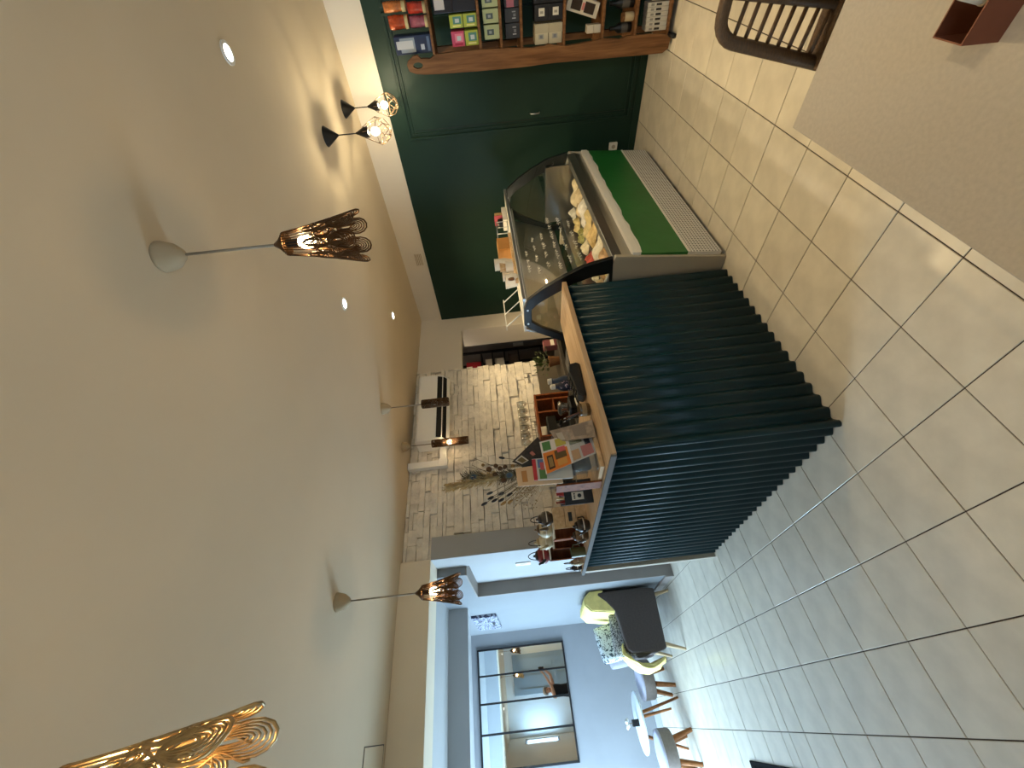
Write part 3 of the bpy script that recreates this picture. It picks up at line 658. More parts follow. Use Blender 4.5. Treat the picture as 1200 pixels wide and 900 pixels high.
def tube_pendant(x, y, ztop, zbot, label, lit):
    t = thing('tube_pendant', label, 'pendant lamp', (x, y, 0))
    canopy_cord(t, ZC, ztop)
    R = 0.036; H = ztop-zbot; sh = MB()
    def pt(a, s): return V((R*cos(a), R*sin(a), ztop-H*s))
    for s_ in (0, 0.02, 0.33, 0.36, 0.64, 0.67, 0.98, 1): sh.tube([pt(2*pi*i/24, s_) for i in range(24)], 0.002, 4, closed=True)
    for row in range(3):
        for k in range(6):
            a0 = 2*pi*(k+0.5*row)/6
            for q in (1, 0.72, 0.45):
                sh.tube([pt(a0+0.52*q*sin(2*pi*i/14), 0.17+row*0.33-0.155*q*cos(2*pi*i/14)) for i in range(15)], 0.0026, 4)
    for k in range(26): sh.tube([pt(2*pi*k/26, 0), pt(2*pi*k/26+0.1, 0.34), pt(2*pi*k/26-0.05, 0.67), pt(2*pi*k/26, 1)], 0.0019, 4)
    sh.build('shade', 'filigree', t, smooth=True)
    MB().lathe([(0.004, 0.0), (0.036, -0.004)], (0, 0, ztop+0.004), 16).build('cap', 'filigree', t)
    zb = ztop-H*0.48
    MB().tube([(0, 0, ztop), (0, 0, zb+0.03)], 0.012, 10).build('socket', 'blackmetal', t)
    MB().ball((0, 0, zb), 0.022, 14, 10, (1, 1, 1.3)).build('bulb', 'bulb' if lit else 'deadbulb', t, smooth=True)
    if lit: plight(t, zb, 4, WARM, 0.014)
tube_pendant(0.512, 2.174, 2.265, 2.040, 'unlit bronze tube pendant in front of the air conditioner', False)
tube_pendant(0.523, 2.819, 2.318, 1.966, 'lit bronze tube pendant just left of the air conditioner', True)
def cage_pendant(x, y, zb, label, rz):
    t = thing('cage_pendant', label, 'pendant lamp', (x, y, 0), rz)
    MB().lathe([(0.066, 0.0), (0.064, -0.004), (0.006, -0.088), (0.003, -0.090)], (0, 0, ZC), 24).build('canopy', 'black', t, smooth=True, auto=50)
    MB().tube([(0, 0, ZC-0.088), (0, 0, zb+0.10)], 0.004, 8).build('cord', 'black', t, smooth=True)
    MB().lathe([(0.006, 0.115), (0.012, 0.10), (0.034, 0.055), (0.034, 0.025), (0.026, 0.02)], (0, 0, zb), 18).build('lamp_holder', 'black', t, smooth=True, auto=40)
    N = 6; top = [V((0.034*cos(2*pi*k/N), 0.034*sin(2*pi*k/N), zb+0.06)) for k in range(N)]
    mid = [V((0.092*cos(2*pi*k/N), 0.092*sin(2*pi*k/N), zb-0.045)) for k in range(N)]
    mid2 = [V((0.068*cos(2*pi*(k+.5)/N), 0.068*sin(2*pi*(k+.5)/N), zb-0.095)) for k in range(N)]
    bot = [V((0.034*cos(2*pi*k/N), 0.034*sin(2*pi*k/N), zb-0.125)) for k in range(N)]
    edges = []
    for k in range(N):
        k2 = (k+1) % N
        edges += [(top[k], mid[k]), (mid[k], mid[k2]), (mid[k], mid2[k]), (mid[k2], mid2[k]), (mid2[k], bot[k]), (mid2[k], bot[k2]), (bot[k], bot[k2])]
    cg = MB()
    for a, b_ in edges: cg.tube([a, b_], 0.0022, 5)
    cg.build('cage', mat('cage_wire', (150, 122, 92), 0.4, metal=0.6), t, smooth=True)
    MB().ball((0, 0, zb-0.022), 0.028, 16, 12, (1, 1, 1.08)).build('bulb', 'bulbw', t, smooth=True)
    plight(t, zb-0.022, CAGE_E, WARM2, 0.011)
cage_pendant(2.315, 0.488, 2.296, 'black diamond cage pendant closest to the green wall', 0.2)
cage_pendant(1.643, 0.463, 2.277, 'black diamond cage pendant farther from the green wall', 0.45)
def downlight(x, y, label, e=SPOT_E):
    t = thing('ceiling_spot', label, 'ceiling spot', (x, y, ZC), 0, 'recessed ceiling spots')
    MB().ring([(0.046*cos(2*pi*k/24), 0.046*sin(2*pi*k/24)) for k in range(24)], [(0.032*cos(2*pi*k/24), 0.032*sin(2*pi*k/24)) for k in range(24)], 'z', -0.007, 0.0).build('bezel', 'whiteplastic', t)
    MB().lathe([(0.032, -0.001), (0.030, -0.004), (0.001, -0.0045)], n=20).build('lens', 'spot', t)
    l = bpy.data.lights.new('spot_light', 'SPOT'); l.energy = e; l.color = (1.0, 0.75, 0.40); l.spot_size = rad(130); l.spot_blend = 0.9; l.shadow_soft_size = 0.03
    o = bpy.data.objects.new('spot_light', l); COL.objects.link(o); o.parent = t; o.location = (0, 0, -0.012)
downlight(0.758, -0.173, 'recessed ceiling spot at the top edge before the cage pendants', 82)
downlight(0.725, 1.216, 'recessed ceiling spot above the corner of the counter', 24)
downlight(1.63, 2.099, 'recessed ceiling spot over the back of the freezer', 170)
downlight(-1.25, -1.45, 'recessed ceiling spot near the blue grey door behind the photographer', 45)
downlight(-2.45, -0.6, 'recessed ceiling spot above the photographer', 30)

# ================================================================ AIR CONDITIONER
ac = thing('air_conditioner', 'white wall air conditioner with an open black louvre on the stone wall', 'air conditioner', (1.08, YB-0.03, 2.2))
ax0, ax1 = 0.60, 1.46; yb_ = YB-0.035
MB().prism([(yb_, 2.20), (yb_-0.13, 2.185), (yb_-0.195, 2.235), (yb_-0.215, 2.30), (yb_-0.215, 2.49), (yb_-0.19, 2.51), (yb_, 2.51)], 'x', ax0, ax1).build('body', 'acwhite', ac, bevel=0.008, w=True)
MB().prism([(yb_-0.135, 2.181), (yb_-0.199, 2.229), (yb_-0.221, 2.295), (yb_-0.212, 2.297), (yb_-0.188, 2.24), (yb_-0.128, 2.192)], 'x', ax0+0.03, ax1-0.03).build('louvre', 'black', ac, w=True)
MB().prism([(yb_-0.202, 2.236), (yb_-0.210, 2.236), (yb_-0.213, 2.243), (yb_-0.205, 2.244)], 'x', ax0+0.03, ax1-0.03).build('flap', 'acwhite', ac, w=True)
MB().prism([(yb_-0.12, 2.174), (yb_-0.15, 2.172), (yb_-0.185, 2.194), (yb_-0.180, 2.199), (yb_-0.148, 2.178), (yb_-0.12, 2.180)], 'x', ax0+0.03, ax1-0.03).build('flap', 'acwhite', ac, w=True)
ca = thing('pipe_cover', 'white L-shaped pipe cover beside the air conditioner', 'pipe cover', (0.4, yb_, 2.2))
MB().box((0.385, yb_-0.06, 2.235), (0.455, yb_, ZC-0.002)).box((0.385, yb_-0.06, 2.215), (0.60, yb_, 2.285)).build('duct', 'acwhite', ca, bevel=0.004, w=True)
MB().box((0.380, yb_-0.066, 2.205), (0.47, yb_, 2.295)).build('corner_cap', 'acwhite', ca, bevel=0.004, w=True)

# ================================================================ CARVED SHELF WITH TEA
SX = 2.20
inner = [(478, 72), (484, 66), (489, 65), (493, 69), (504, 69), (510, 64), (535, 61), (560, 58.5), (593, 56.5), (624, 56), (638, 54), (643, 51.5), (650, 53), (664, 54), (692.5, 49), (706.7, 45.3), (718, 45.3), (726.5, 46), (735, 42.5), (749, 41), (770, 39.7), (786, 41)]
outer = [(788, 43), (783, 56.7), (776, 62.3), (763, 63.7), (706.7, 68.7), (650, 73.6), (610, 79), (560, 83.5), (520, 86.5), (500, 87.5), (488, 87), (480, 84), (477, 77)]
poly = []
for u, v in inner+outer:
    p = onx(u, v, SX); poly.append((p.y, max(p.z, 0.018)))
shf = thing('carved_shelf', 'tall carved brown wooden shelf unit against the green wall', 'shelf', (2.4, -0.2, 0))
hc = onx(490, 77, SX); hole = [(hc.y+0.020*cos(a), hc.z+0.036*sin(a)) for a in [pi/2-2*pi*k/14 for k in range(14)]]
tipv = poly[-1]; h0 = hole[0]; e_ = 0.0004       # the carved eye is cut right through, joined to the tip by a hair line
keyed = poly[:-1] + [tipv, (h0[0]+e_, h0[1])] + hole[1:] + [(h0[0]-e_, h0[1]), (tipv[0]-3*e_, tipv[1]+e_)]
area_ = sum(poly[k-1][0]*poly[k][1]-poly[k][0]*poly[k-1][1] for k in range(len(poly)))
if area_ < 0: pass
else:
    keyed = poly[:-1] + [tipv, (h0[0]-e_, h0[1])] + hole[1:][::1] + [(h0[0]+e_, h0[1]), (tipv[0]-3*e_, tipv[1]+e_)]
print('board area', area_)
MB().prism(keyed, 'x', SX, SX+0.032).build('side_board', 'brownwood', shf, w=True)
YR = -0.95
MB().prism([(2*(-0.35)-y+0.0, z) for y, z in poly], 'x', SX, SX+0.032).build('side_board', 'brownwood', shf, bevel=0.004, w=True)
SH = [1.805, 1.455, 1.300, 1.150, 0.835, 0.548, 0.303, 0.055]
for z in SH:
    MB().box((SX+0.01, -0.93, z-0.018), (SX+0.38, 0.24, z)).build('shelf_board', 'brownwood', shf, bevel=0.003, w=True)
for yy in (0.19, -0.93):
    MB().box((SX+0.30, yy, 0.02), (SX+0.34, yy+0.04, 1.80)).build('rear_post', 'brownwood', shf, w=True)
    rk = bezier((SX-0.06, yy+0.01, 0.012), (SX+0.02, yy+0.01, 0.05), (SX+0.30, yy+0.01, 0.05), (SX+0.42, yy+0.01, 0.012), 8)
    MB().tube(rk, 0.016, 8).build('runner', 'blackmetal', shf, smooth=True, w=True)

def cmat(nm, c, rough=0.5, **k):
    return bpy.data.materials.get(nm) or mat(nm, c, rough, **k)
def carton(name, label, cat, y0, y1, z0, z1, depth, body, x=SX+0.045, patches=(), group=None, rz=0.0, bevel=0.002, off=0.0):
    """box whose front faces the room; patches = printed or glued labels (fraction rect, colour)"""
    t = thing(name, label, cat, (x, (y0+y1)/2, z0+0.0006), rz, group)
    W, H = (y1-y0)/2, z1-z0-0.001
    b = MB().box((0, -W, 0), (depth, W, H)).build('carton', body, t, bevel=bevel)
    for i, (a0, a1, b0, b1, c) in enumerate(patches):     # a: left to right as seen from the room, b: bottom to top
        MB().box((-0.0012-0.0005*i, W-2*W*a1, H*b0), (0.002, W-2*W*a0, H*b1)).build('label', cmat('print_%d_%d_%d' % c, c, 0.6), t)
    return t
def ry(v, u=600): return onx(u, v, SX+0.045).y
# top shelf
carton('tea_box', 'navy blue tea box with a white bear print on the shelf top', 'tea box', ry(42, 480), ry(64, 480), SH[0], 2.075, 0.10, cmat('navy_card', (26, 44, 78), 0.4, var=0.15, scale=30),
       patches=((0.1, 0.9, 0.45, 0.85, (150, 160, 170)), (0.3, 0.75, 0.5, 0.95, (206, 206, 206)), (0.2, 0.5, 0.2, 0.3, (190, 196, 206)), (0.1, 0.9, 0.05, 0.12, (90, 110, 140))))
pc = [((188, 74, 36), 'orange red'), ((176, 96, 110), 'plum pink'), ((206, 120, 60), 'amber'), ((196, 64, 44), 'bright red')]
foil = []
for k, (c, nm) in enumerate(pc):
    m_ = mat('pouch_film_%d' % k, c, 0.16, var=0.35, scale=26, coat=0.6, bump=0.5, bscale=30); foil.append(m_)
for k, (v0, v1, z0, z1, ci, where) in enumerate(((20, 36, SH[0], SH[0]+0.135, 1, 'front left on the shelf top'), (3, 19, SH[0], SH[0]+0.135, 3, 'front right on the shelf top'), (17, 36, SH[0]+0.14, SH[0]+0.285, 0, 'stacked upper left on the shelf top'), (0, 15, SH[0]+0.14, SH[0]+0.30, 2, 'stacked upper right on the shelf top'))):
    y0, y1 = ry(v0, 480), ry(v1, 480)
    t = thing('tea_pouch', 'shiny %s tea pouch with a cream band, %s' % (pc[ci][1], where), 'tea pouch', (SX+0.06, (y0+y1)/2, z0+0.001), 0, 'tea pouches on the shelf top')
    W = (y1-y0)/2*0.94; H = z1-z0-0.004
    def f(a, b):
        th = 2*pi*a; e = 1-0.75*b**3
        return (0.05+0.045*cos(th)*e*(1+.08*sin(5*th)), W*sin(th)*(1-0.05*sin(7*b)), H*b)
    MB().grid(f, 20, 8).build('bag', foil[ci], t, smooth=True)
    MB().grid(lambda a, b: (0.05-0.050*cos((a-.5)*2.2), W*1.02*sin((a-.5)*2.6), H*(0.02+0.17*b)), 8, 1).build('band', cmat('cream_band', (216, 196, 140), 0.6), t, solid=0.001, smooth=True)
    MB().box((0.046, -W*0.9, H*0.97), (0.054, W*0.9, H+0.003)).build('seal', foil[ci], t)
# second shelf
t = thing('tea_tin', 'black and white tea tin lying on the second shelf', 'tea tin', (SX+0.05, -0.075, SH[1]+0.001))
MB().box((0, -0.045, 0.165), (0.10, 0.04, 0.30)).build('tin', cmat('dark_tin', (34, 34, 44), 0.3), t, bevel=0.004)
MB().box((-0.002, -0.035, 0.22), (0.002, 0.02, 0.29)).build('label', cmat('print_210_200_196', (210, 200, 196), 0.6), t)
MB().box((0.0, -0.045, 0), (0.10, 0.04, 0.164)).build('base_tin', cmat('dark_tin', (34, 34, 44), 0.3), t, bevel=0.004)
yg, pk = (176, 186, 70), (204, 78, 112)
for k, (v0, v1, lv, c, nm) in enumerate(((16, 32, 0, yg, 'lime green tea box, lower right on the second shelf'), (16, 32, 1, yg, 'lime green tea box, upper right on the second shelf'), (36, 54, 0, yg, 'lime green tea box, lower left on the second shelf'), (36, 54, 1, pk, 'pink tea box on a lime green one, second shelf'))):
    z0 = SH[1]+lv*0.100
    carton('tea_box', nm, 'tea box', ry(v0, 545), ry(v1, 545), z0, z0+0.099, 0.09, cmat('card_%d' % c[0], c, 0.5, var=0.05), patches=((0.3, 0.85, 0.15, 0.75, (84, 136, 128) if c == yg else (226, 130, 150)), (0.4, 0.7, 0.3, 0.6, (196, 206, 206)), (0.1, 0.22, 0.2, 0.8, (226, 224, 150) if c == yg else (170, 40, 80)), (0.0, 1.0, 0.0, 0.06, (90, 96, 40))), group='tea boxes on the second shelf')
# third shelf: pale green boxes
for k, (v0, v1, nm) in enumerate(((29, 46, 'leftmost'), (10, 27, 'middle'), (-9, 8, 'rightmost'))):
    carton('tea_box', 'pale green tea box with a grey square label, %s on the third shelf' % nm, 'tea box', ry(v0, 577), ry(v1, 577), SH[2], SH[2]+0.112, 0.10, cmat('pale_green_card', (176, 184, 138), 0.5), patches=((0.3, 0.7, 0.36, 0.8, (74, 88, 92)), (0.4, 0.6, 0.5, 0.68, (150, 160, 164))), group='pale green boxes on the third shelf')
# fourth shelf: charcoal boxes
for k, (v0, v1, nm) in enumerate(((27, 45, 'leftmost'), (9, 26, 'middle'), (-9, 8, 'rightmost, with a pink label'))):
    carton('tea_box', 'charcoal tea box with pale lettering, %s on the fourth shelf' % nm, 'tea box', ry(v0, 602), ry(v1, 602), SH[3], SH[3]+0.105, 0.10, cmat('charcoal_card', (52, 54, 60), 0.45), patches=((0.25, 0.32, 0.25, 0.5, (190, 192, 196)), (0.4, 0.6, 0.25, 0.42, (120, 122, 128)), (0.7, 0.78, 0.25, 0.5, (150, 152, 156))) if k < 2 else ((0.0, 0.7, 0.35, 0.85, (168, 100, 116)),), group='charcoal boxes on the fourth shelf')
# fifth shelf
for k, (v0, v1, lv, c, nm) in enumerate(((27, 51, 0, (206, 196, 168), 'cream box with ornate print, bottom of the pair on the fifth shelf'), (27, 51, 1, (206, 196, 168), 'cream box with ornate print, top of the pair on the fifth shelf'), (4, 24, 0, (24, 24, 30), 'black tea box with white label, lower one on the fifth shelf'), (4, 24, 1, (24, 24, 30), 'black tea box with white label, upper one on the fifth shelf'))):
    z0 = SH[4]+lv*0.102
    carton('tea_box', nm, 'tea box', ry(v0, 645), ry(v1, 645), z0, z0+0.1015, 0.12, cmat('card5_%d' % c[0], c, 0.55, var=0.05), patches=((0.25, 0.5, 0.35, 0.75, (170, 170, 162)), (0.3, 0.45, 0.45, 0.65, (128, 130, 140)), (0.0, 1.0, 0.0, 0.04, (120, 110, 90)), (0.55, 1.0, 0.0, 1.0, (188, 178, 152))) if c[0] > 100 else ((0.30, 0.78, 0.3, 0.72, (222, 218, 206)), (0.45, 0.6, 0.4, 0.62, (160, 156, 146))), group='boxes on the fifth shelf')
carton('tea_box', 'plain black box at the right edge of the fifth shelf', 'tea box', ry(-14, 645), ry(3, 645), SH[4], SH[4]+0.21, 0.12, cmat('card5_24', (24, 24, 30), 0.5))
# sixth shelf: window boxes leaning
for k, (yc, z0, ang, nm) in enumerate(((0.035, 0.0, 17, 'front'), (-0.03, 0.0, 17, 'rear'))):
    t = thing('window_box', 'white gift box with two dark windows, the %s leaning one' % nm, 'gift box', (SX+0.05+k*0.055, yc, SH[5]+0.028), 0, 'leaning boxes on the sixth shelf')
    t.rotation_euler = (rad(ang), 0, 0)
    MB().box((0, -0.045, 0), (0.05, 0.045, 0.235)).build('carton', cmat('warm_white_card', (212, 202, 184), 0.6), t, bevel=0.002)
    for za in (0.03, 0.13): MB().box((-0.0015, -0.03, za), (0.002, 0.03, za+0.075)).build('window_panel', cmat('dark_window', (46, 32, 26), 0.2), t)
    MB().box((-0.0018, -0.02, 0.107), (0.002, 0.02, 0.124)).build('label', cmat('print_200_120_110', (200, 120, 110), 0.6), t)
for k, (y0, zz, nm) in enumerate(((0.135, 0, 'lower'), (0.135, 0.052, 'upper'))):
    carton('soap_box', 'tiny white box, %s of the two at the left of the sixth shelf' % nm, 'small box', y0-0.028, y0+0.02, SH[5]+zz, SH[5]+zz+0.051, 0.06, cmat('warm_white_card', (212, 202, 184), 0.6))
# seventh shelf
t = thing('jam_jar', 'cream labelled jar with a dark lid on the seventh shelf', 'jar', (SX+0.07, 0.085, SH[6]+0.001))
MB().lathe([(0.026, 0), (0.028, 0.005), (0.028, 0.06), (0.024, 0.068)], n=18).build('jar_body', cmat('cream_label', (190, 172, 138), 0.5), t, smooth=True, auto=40)
MB().lathe([(0.027, 0), (0.027, 0.02)], (0, 0, 0.068), 18).build('lid', 'brownwood', t)
for k, (y, h, nm) in enumerate(((0.15, 0.16, 'left'), (0.01, 0.18, 'middle'), (-0.06, 0.15, 'right'))):
    t = thing('dark_bottle', 'dark glass bottle on the seventh shelf, the %s one' % nm, 'bottle', (SX+0.10, y, SH[6]+0.001), 0, 'dark bottles on the seventh shelf')
    MB().lathe([(0.028, 0), (0.030, 0.006), (0.030, h*0.62), (0.012, h*0.78), (0.012, h*0.92)], n=18).build('bottle_body', 'black', t, smooth=True, auto=50)
    MB().lathe([(0.014, 0), (0.014, h*0.1)], (0, 0, h*0.9), 14).build('cap', 'blackmetal', t)
    MB().lathe([(0.0305, h*0.2), (0.0305, h*0.5)], n=18, caps=False).build('label', cmat('grey_label', (88, 84, 80), 0.6), t, smooth=True)
# bottom shelf: row of slim white boxes
for k in range(6):
    y0 = 0.175-k*0.0265
    carton('spice_box', 'slim white box with a black tag, number %s from the left on the bottom shelf' % ('one', 'two', 'three', 'four', 'five', 'six')[k], 'spice box', y0-0.0255, y0, SH[7], SH[7]+0.155, 0.10, cmat('white_card', (206, 202, 192), 0.6), x=SX+0.03+0.004*k, patches=((0.25, 0.75, 0.35, 0.6, (40, 38, 38)), (0.25, 0.75, 0.7, 0.85, (150, 146, 138))), group='slim white boxes on the bottom shelf')
carton('spice_box', 'white box with small dark print at the right of the bottom shelf', 'spice box', -0.09, 0.008, SH[7], SH[7]+0.13, 0.10, cmat('white_card', (206, 202, 192), 0.6), patches=((0.1, 0.3, 0.3, 0.6, (60, 58, 58)), (0.5, 0.7, 0.3, 0.6, (60, 58, 58))))

# ================================================================ ON AND BEHIND THE COUNTER
MB().box((-0.17, 1.47, 0.90), (0.56, 2.02, 0.93)).box((-0.17, 1.97, 0.0), (0.54, 2.0, 0.90)).build('inner_shelf', 'blackmetal', ctr, w=True)
def quad_leaf(name, label, corners, mt, prints=(), cat='leaflet', group='leaflets in the brochure stand', thick=0.004):
    """printed leaflet given by its four corners (top left, top right, bottom right, bottom left)"""
    c = [V(q) for q in corners]; base = (c[2]+c[3])/2
    t = thing(name, label, cat, tuple(base), 0, group)
    n = (c[1]-c[0]).cross(c[3]-c[0]).normalized()
    if n.dot(CAM-base) < 0: n = -n
    def at(a, b, d): return c[0].lerp(c[1], a).lerp(c[3].lerp(c[2], a), b) + n*d - base
    def slab_(a0, a1, b0, b1, d0, d1):
        vs = [at(a, b, d) for d in (d0, d1) for a, b in ((a0, b0), (a1, b0), (a1, b1), (a0, b1))]
        return MB().add(vs, [(0, 1, 2, 3), (4, 5, 6, 7), (0, 1, 5, 4), (1, 2, 6, 5), (2, 3, 7, 6), (3, 0, 4, 7)])
    slab_(0, 1, 0, 1, -thick, 0).build('paper', mt, t)
    for i, (a0, a1, b0, b1, col) in enumerate(prints):
        slab_(a0, a1, b0, b1, 0.0, 0.0006+0.0004*i).build('print', cmat('print_%d_%d_%d' % col, col, 0.6), t)
    return t
bs = thing('brochure_stand', 'clear acrylic brochure stand on a wooden base at the counter corner', 'brochure stand', (-0.58, 1.36, CT+0.003))
MB().box((-0.14, -0.10, 0), (0.13, 0.12, 0.02)).build('base', 'pine', bs, bevel=0.002)
MB().box((-0.150, 0.04, 0), (-0.14, 0.12, 0.235)).build('side_board', 'redwood', bs, bevel=0.002)
for k in range(3):
    y0 = -0.085+k*0.065; z0 = 0.022+k*0.05
    MB().prism([(y0, z0), (y0+0.05, z0), (y0+0.085, z0+0.20), (y0+0.081, z0+0.20), (y0+0.047, z0+0.004), (y0+0.003, z0+0.004), (y0+0.02, z0+0.12), (y0+0.016, z0+0.12)], 'x', -0.125, 0.125).build('pocket', 'acrylic', bs)
P = lambda u, v, y: ony(u, v, y)
quad_leaf('leaflet', 'orange and white leaflet with photo squares at the front of the brochure stand', (P(640, 556, 1.335), P(632, 518, 1.335), P(690, 504, 1.28), P(700, 530, 1.28)), cmat('leaf_white', (222, 212, 202), 0.5),
    prints=((0.0, 0.62, 0.02, 0.50, (222, 124, 40)), (0.08, 0.50, 0.08, 0.20, (66, 38, 22)), (0.14, 0.44, 0.10, 0.18, (150, 120, 70)), (0.30, 0.58, 0.24, 0.46, (96, 74, 34)), (0.08, 0.28, 0.26, 0.44, (212, 150, 70)), (0.68, 0.95, 0.04, 0.20, (74, 124, 66)), (0.70, 0.95, 0.30, 0.50, (186, 168, 70)), (0.50, 0.66, 0.30, 0.46, (206, 92, 92)), (0.05, 0.40, 0.55, 0.70, (216, 160, 96)), (0.05, 0.45, 0.74, 0.95, (212, 108, 96)), (0.62, 0.92, 0.56, 0.80, (132, 130, 96)), (0.45, 0.9, 0.84, 0.94, (44, 52, 62))))
quad_leaf('leaflet', 'red edged leaflet with blue and green print behind the orange one', (P(626, 563, 1.36), P(623, 538, 1.36), P(668, 534, 1.33), P(672, 560, 1.33)), cmat('leaf_grey', (196, 196, 190), 0.5),
    prints=((0.0, 0.98, 0.0, 0.10, (188, 44, 52)), (0.05, 0.5, 0.16, 0.34, (86, 126, 70)), (0.55, 0.95, 0.14, 0.30, (92, 116, 160)), (0.45, 0.8, 0.2, 0.3, (190, 80, 84))))
quad_leaf('leaflet', 'pale peach leaflet, tallest at the left of the brochure stand', (P(607, 570, 1.40), P(604, 549, 1.40), P(655, 541, 1.37), P(660, 566, 1.37)), cmat('leaf_peach', (222, 186, 146), 0.5), prints=((0.2, 0.8, 0.12, 0.24, (186, 128, 70)),))
quad_leaf('leaflet', 'dark leaflet with a brown picture leaning at the rear right', (P(612, 546, 1.45), P(600, 541, 1.45), P(630, 512, 1.42), P(645, 530, 1.42)), cmat('leaf_dark', (52, 40, 34), 0.5, var=0.5, scale=50), prints=((0.15, 0.85, 0.06, 0.3, (206, 196, 182)), (0.25, 0.75, 0.10, 0.26, (112, 92, 52)), (0.3, 0.6, 0.5, 0.6, (186, 112, 96))))
quad_leaf('leaflet', 'black leaflet between the peach leaflet and the dark picture', (P(618, 556, 1.43), P(610, 545, 1.43), P(640, 528, 1.40), P(650, 552, 1.40)), cmat('leaf_black', (26, 28, 32), 0.4), prints=((0.1, 0.3, 0.2, 0.9, (46, 60, 76)),))
quad_leaf('leaflet', 'crumpled grey brown leaflet at the right of the stand', (P(652, 518, 1.32), P(644, 505, 1.32), P(694, 492, 1.24), P(698, 512, 1.24)), cmat('leaf_taupe', (146, 128, 112), 0.4, var=0.3, scale=30), prints=((0.1, 0.7, 0.1, 0.25, (176, 164, 150)), (0.2, 0.9, 0.5, 0.8, (126, 112, 100))))

# dried bouquet with peacock feathers
bq = thing('dried_bouquet', 'dried bouquet with peacock feathers in front of the stone wall', 'bouquet', (-0.53, 1.56, CT))
BY = 1.58; org = V((-0.53, 1.56, CT))
MB().lathe([(0.03, 0), (0.045, 0.02), (0.05, 0.12), (0.03, 0.20), (0.034, 0.23), (0.03, 0.23), (0.026, 0.20), (0.04, 0.10), (0.02, 0.01)], n=20).build('vase', 'black', bq, smooth=True)
neck = V((-0.53, 1.56, CT+0.21))
def stem_to(p, nm='stem', r=0.0016, mt='stemmat'):
    p = V(p); q = neck.lerp(p, 0.5)+V((0.01, 0, 0.02))
    MB().tube([neck-org, q-org, p-org], r, 5).build(nm, mt, bq, smooth=True)
M['stemmat'] = mat('dry_stem', (104, 88, 54), 0.8)
M['plume'] = mat('pampas', (190, 164, 116), 0.95, var=0.2, scale=40)
M['fern'] = mat('feather_green', (72, 64, 36), 0.7, var=0.3, scale=60)
rr = random.Random(21)
# pampas plume: many fine strands
tip = P(527, 571, BY); root_ = P(585, 558, BY); pl = MB()
for k in range(900):
    s_ = rr.random(); c = root_.lerp(tip, s_); d = (tip-root_).normalized()
    side = V((rr.uniform(-1, 1), rr.uniform(-1, 1), rr.uniform(-.4, .4)))*0.042*(1-0.5*s_)
    e = c + d*rr.uniform(0.015, 0.05) + side
    m_ = c.lerp(e, 0.5)+side*0.2
    pl.tube([c-org, m_-org, e-org], 0.0014, 3, caps=False)
tag(pl.build('plume', 'plume', bq), 'beige pampas plume', kind='stuff')
stem_to(root_)
M['eye_outer'] = mat('feather_eye_bronze', (88, 76, 36), 0.4, var=0.2); M['eye_mid'] = mat('feather_eye_teal', (24, 60, 66), 0.3); M['eye_in'] = mat('feather_eye_blue', (14, 18, 40), 0.3)
for (u, v, sc_, ang) in ((597, 557, 1.0, 0.3), (555, 559, 0.95, 0.2)):
    c = P(u, v, BY-0.02); stem_to(c, 'feather_shaft', 0.0018)
    to = (CAM-c).normalized(); up_ = (c-neck).normalized(); rt = up_.cross(to).normalized(); up_ = to.cross(rt)
    fm = MB()
    for k in range(260):
        a = rr.uniform(-1, 1); s_ = rr.uniform(-1.5, 1.0); base = c+up_*(s_*0.05*sc_)
        e = base+rt*(a*0.045*sc_)+up_*0.03*sc_; fm.tube([base-org, base.lerp(e, .5)+up_*.004-org, e-org], 0.0009, 3, caps=False)
    fe = fm.build('feather_vane', 'fern', bq); tag(fe, kind='stuff')
    for r_, mm, d_ in ((0.028, 'eye_outer', 0.002), (0.018, 'eye_mid', 0.004), (0.011, 'eye_in', 0.006)):
        MB().add([c+(rt*cos(2*pi*k/18)*r_*0.8+up_*sin(2*pi*k/18)*r_)*sc_+to*d_-org for k in range(18)], [tuple(range(18))]).build('feather_eye', mm, bq, solid=0.0015)
M['pod'] = mat('dark_pod', (26, 24, 30), 0.7, var=0.2)
M['podb'] = mat('brown_pod', (92, 64, 38), 0.8, var=0.2); M['podt'] = mat('tan_pod', (150, 116, 66), 0.8, var=0.2)
def pod(u, v, ln, wd, mm, ang, y=BY-0.03):
    c = P(u, v, y); stem_to(c); d = (c-neck).normalized()
    q = d.to_track_quat('Z', 'Y').to_matrix().to_4x4()
    MB().ball(c-org, 1, 10, 8, (wd, wd, ln), q).build('pod', mm, bq, smooth=True)
for (u, v, m_) in ((574, 578, 'pod'), (575, 583.5, 'pod'), (579.5, 586.5, 'pod'), (587.5, 586, 'pod'), (567.5, 590.5, 'pod'), (587.5, 578.5, 'pod'), (597, 579.5, 'pod'), (588, 536.5, 'pod'), (590, 590, 'podt'), (598, 588, 'podt')):
    pod(u, v, 0.019, 0.0075, m_, 0)
for (u, v, r_) in ((573, 550, 0.017), (581, 546, 0.014), (586, 549, 0.015), (592, 547, 0.013), (601, 546, 0.012), (566, 545, 0.010), (580, 556, 0.013), (590, 563, 0.016)):
    pod(u, v, r_, r_*0.9, 'podb' if r_ > 0.0125 else 'podt', 0)
sp_ = MB()
for k in range(130):
    u, v = rr.gauss(612, 9), rr.gauss(578, 8); c = P(u, v, BY-0.01+rr.uniform(-.03, .03)); sp_.ball(c-org, 0.0032, 5, 4)
    if k % 3 == 0: sp_.tube([neck-org, c-org], 0.0006, 3, caps=False)
tag(sp_.build('sprig', mat('tan_sprig', (150, 126, 88), 0.9), bq), 'fine tan sprig', kind='stuff')
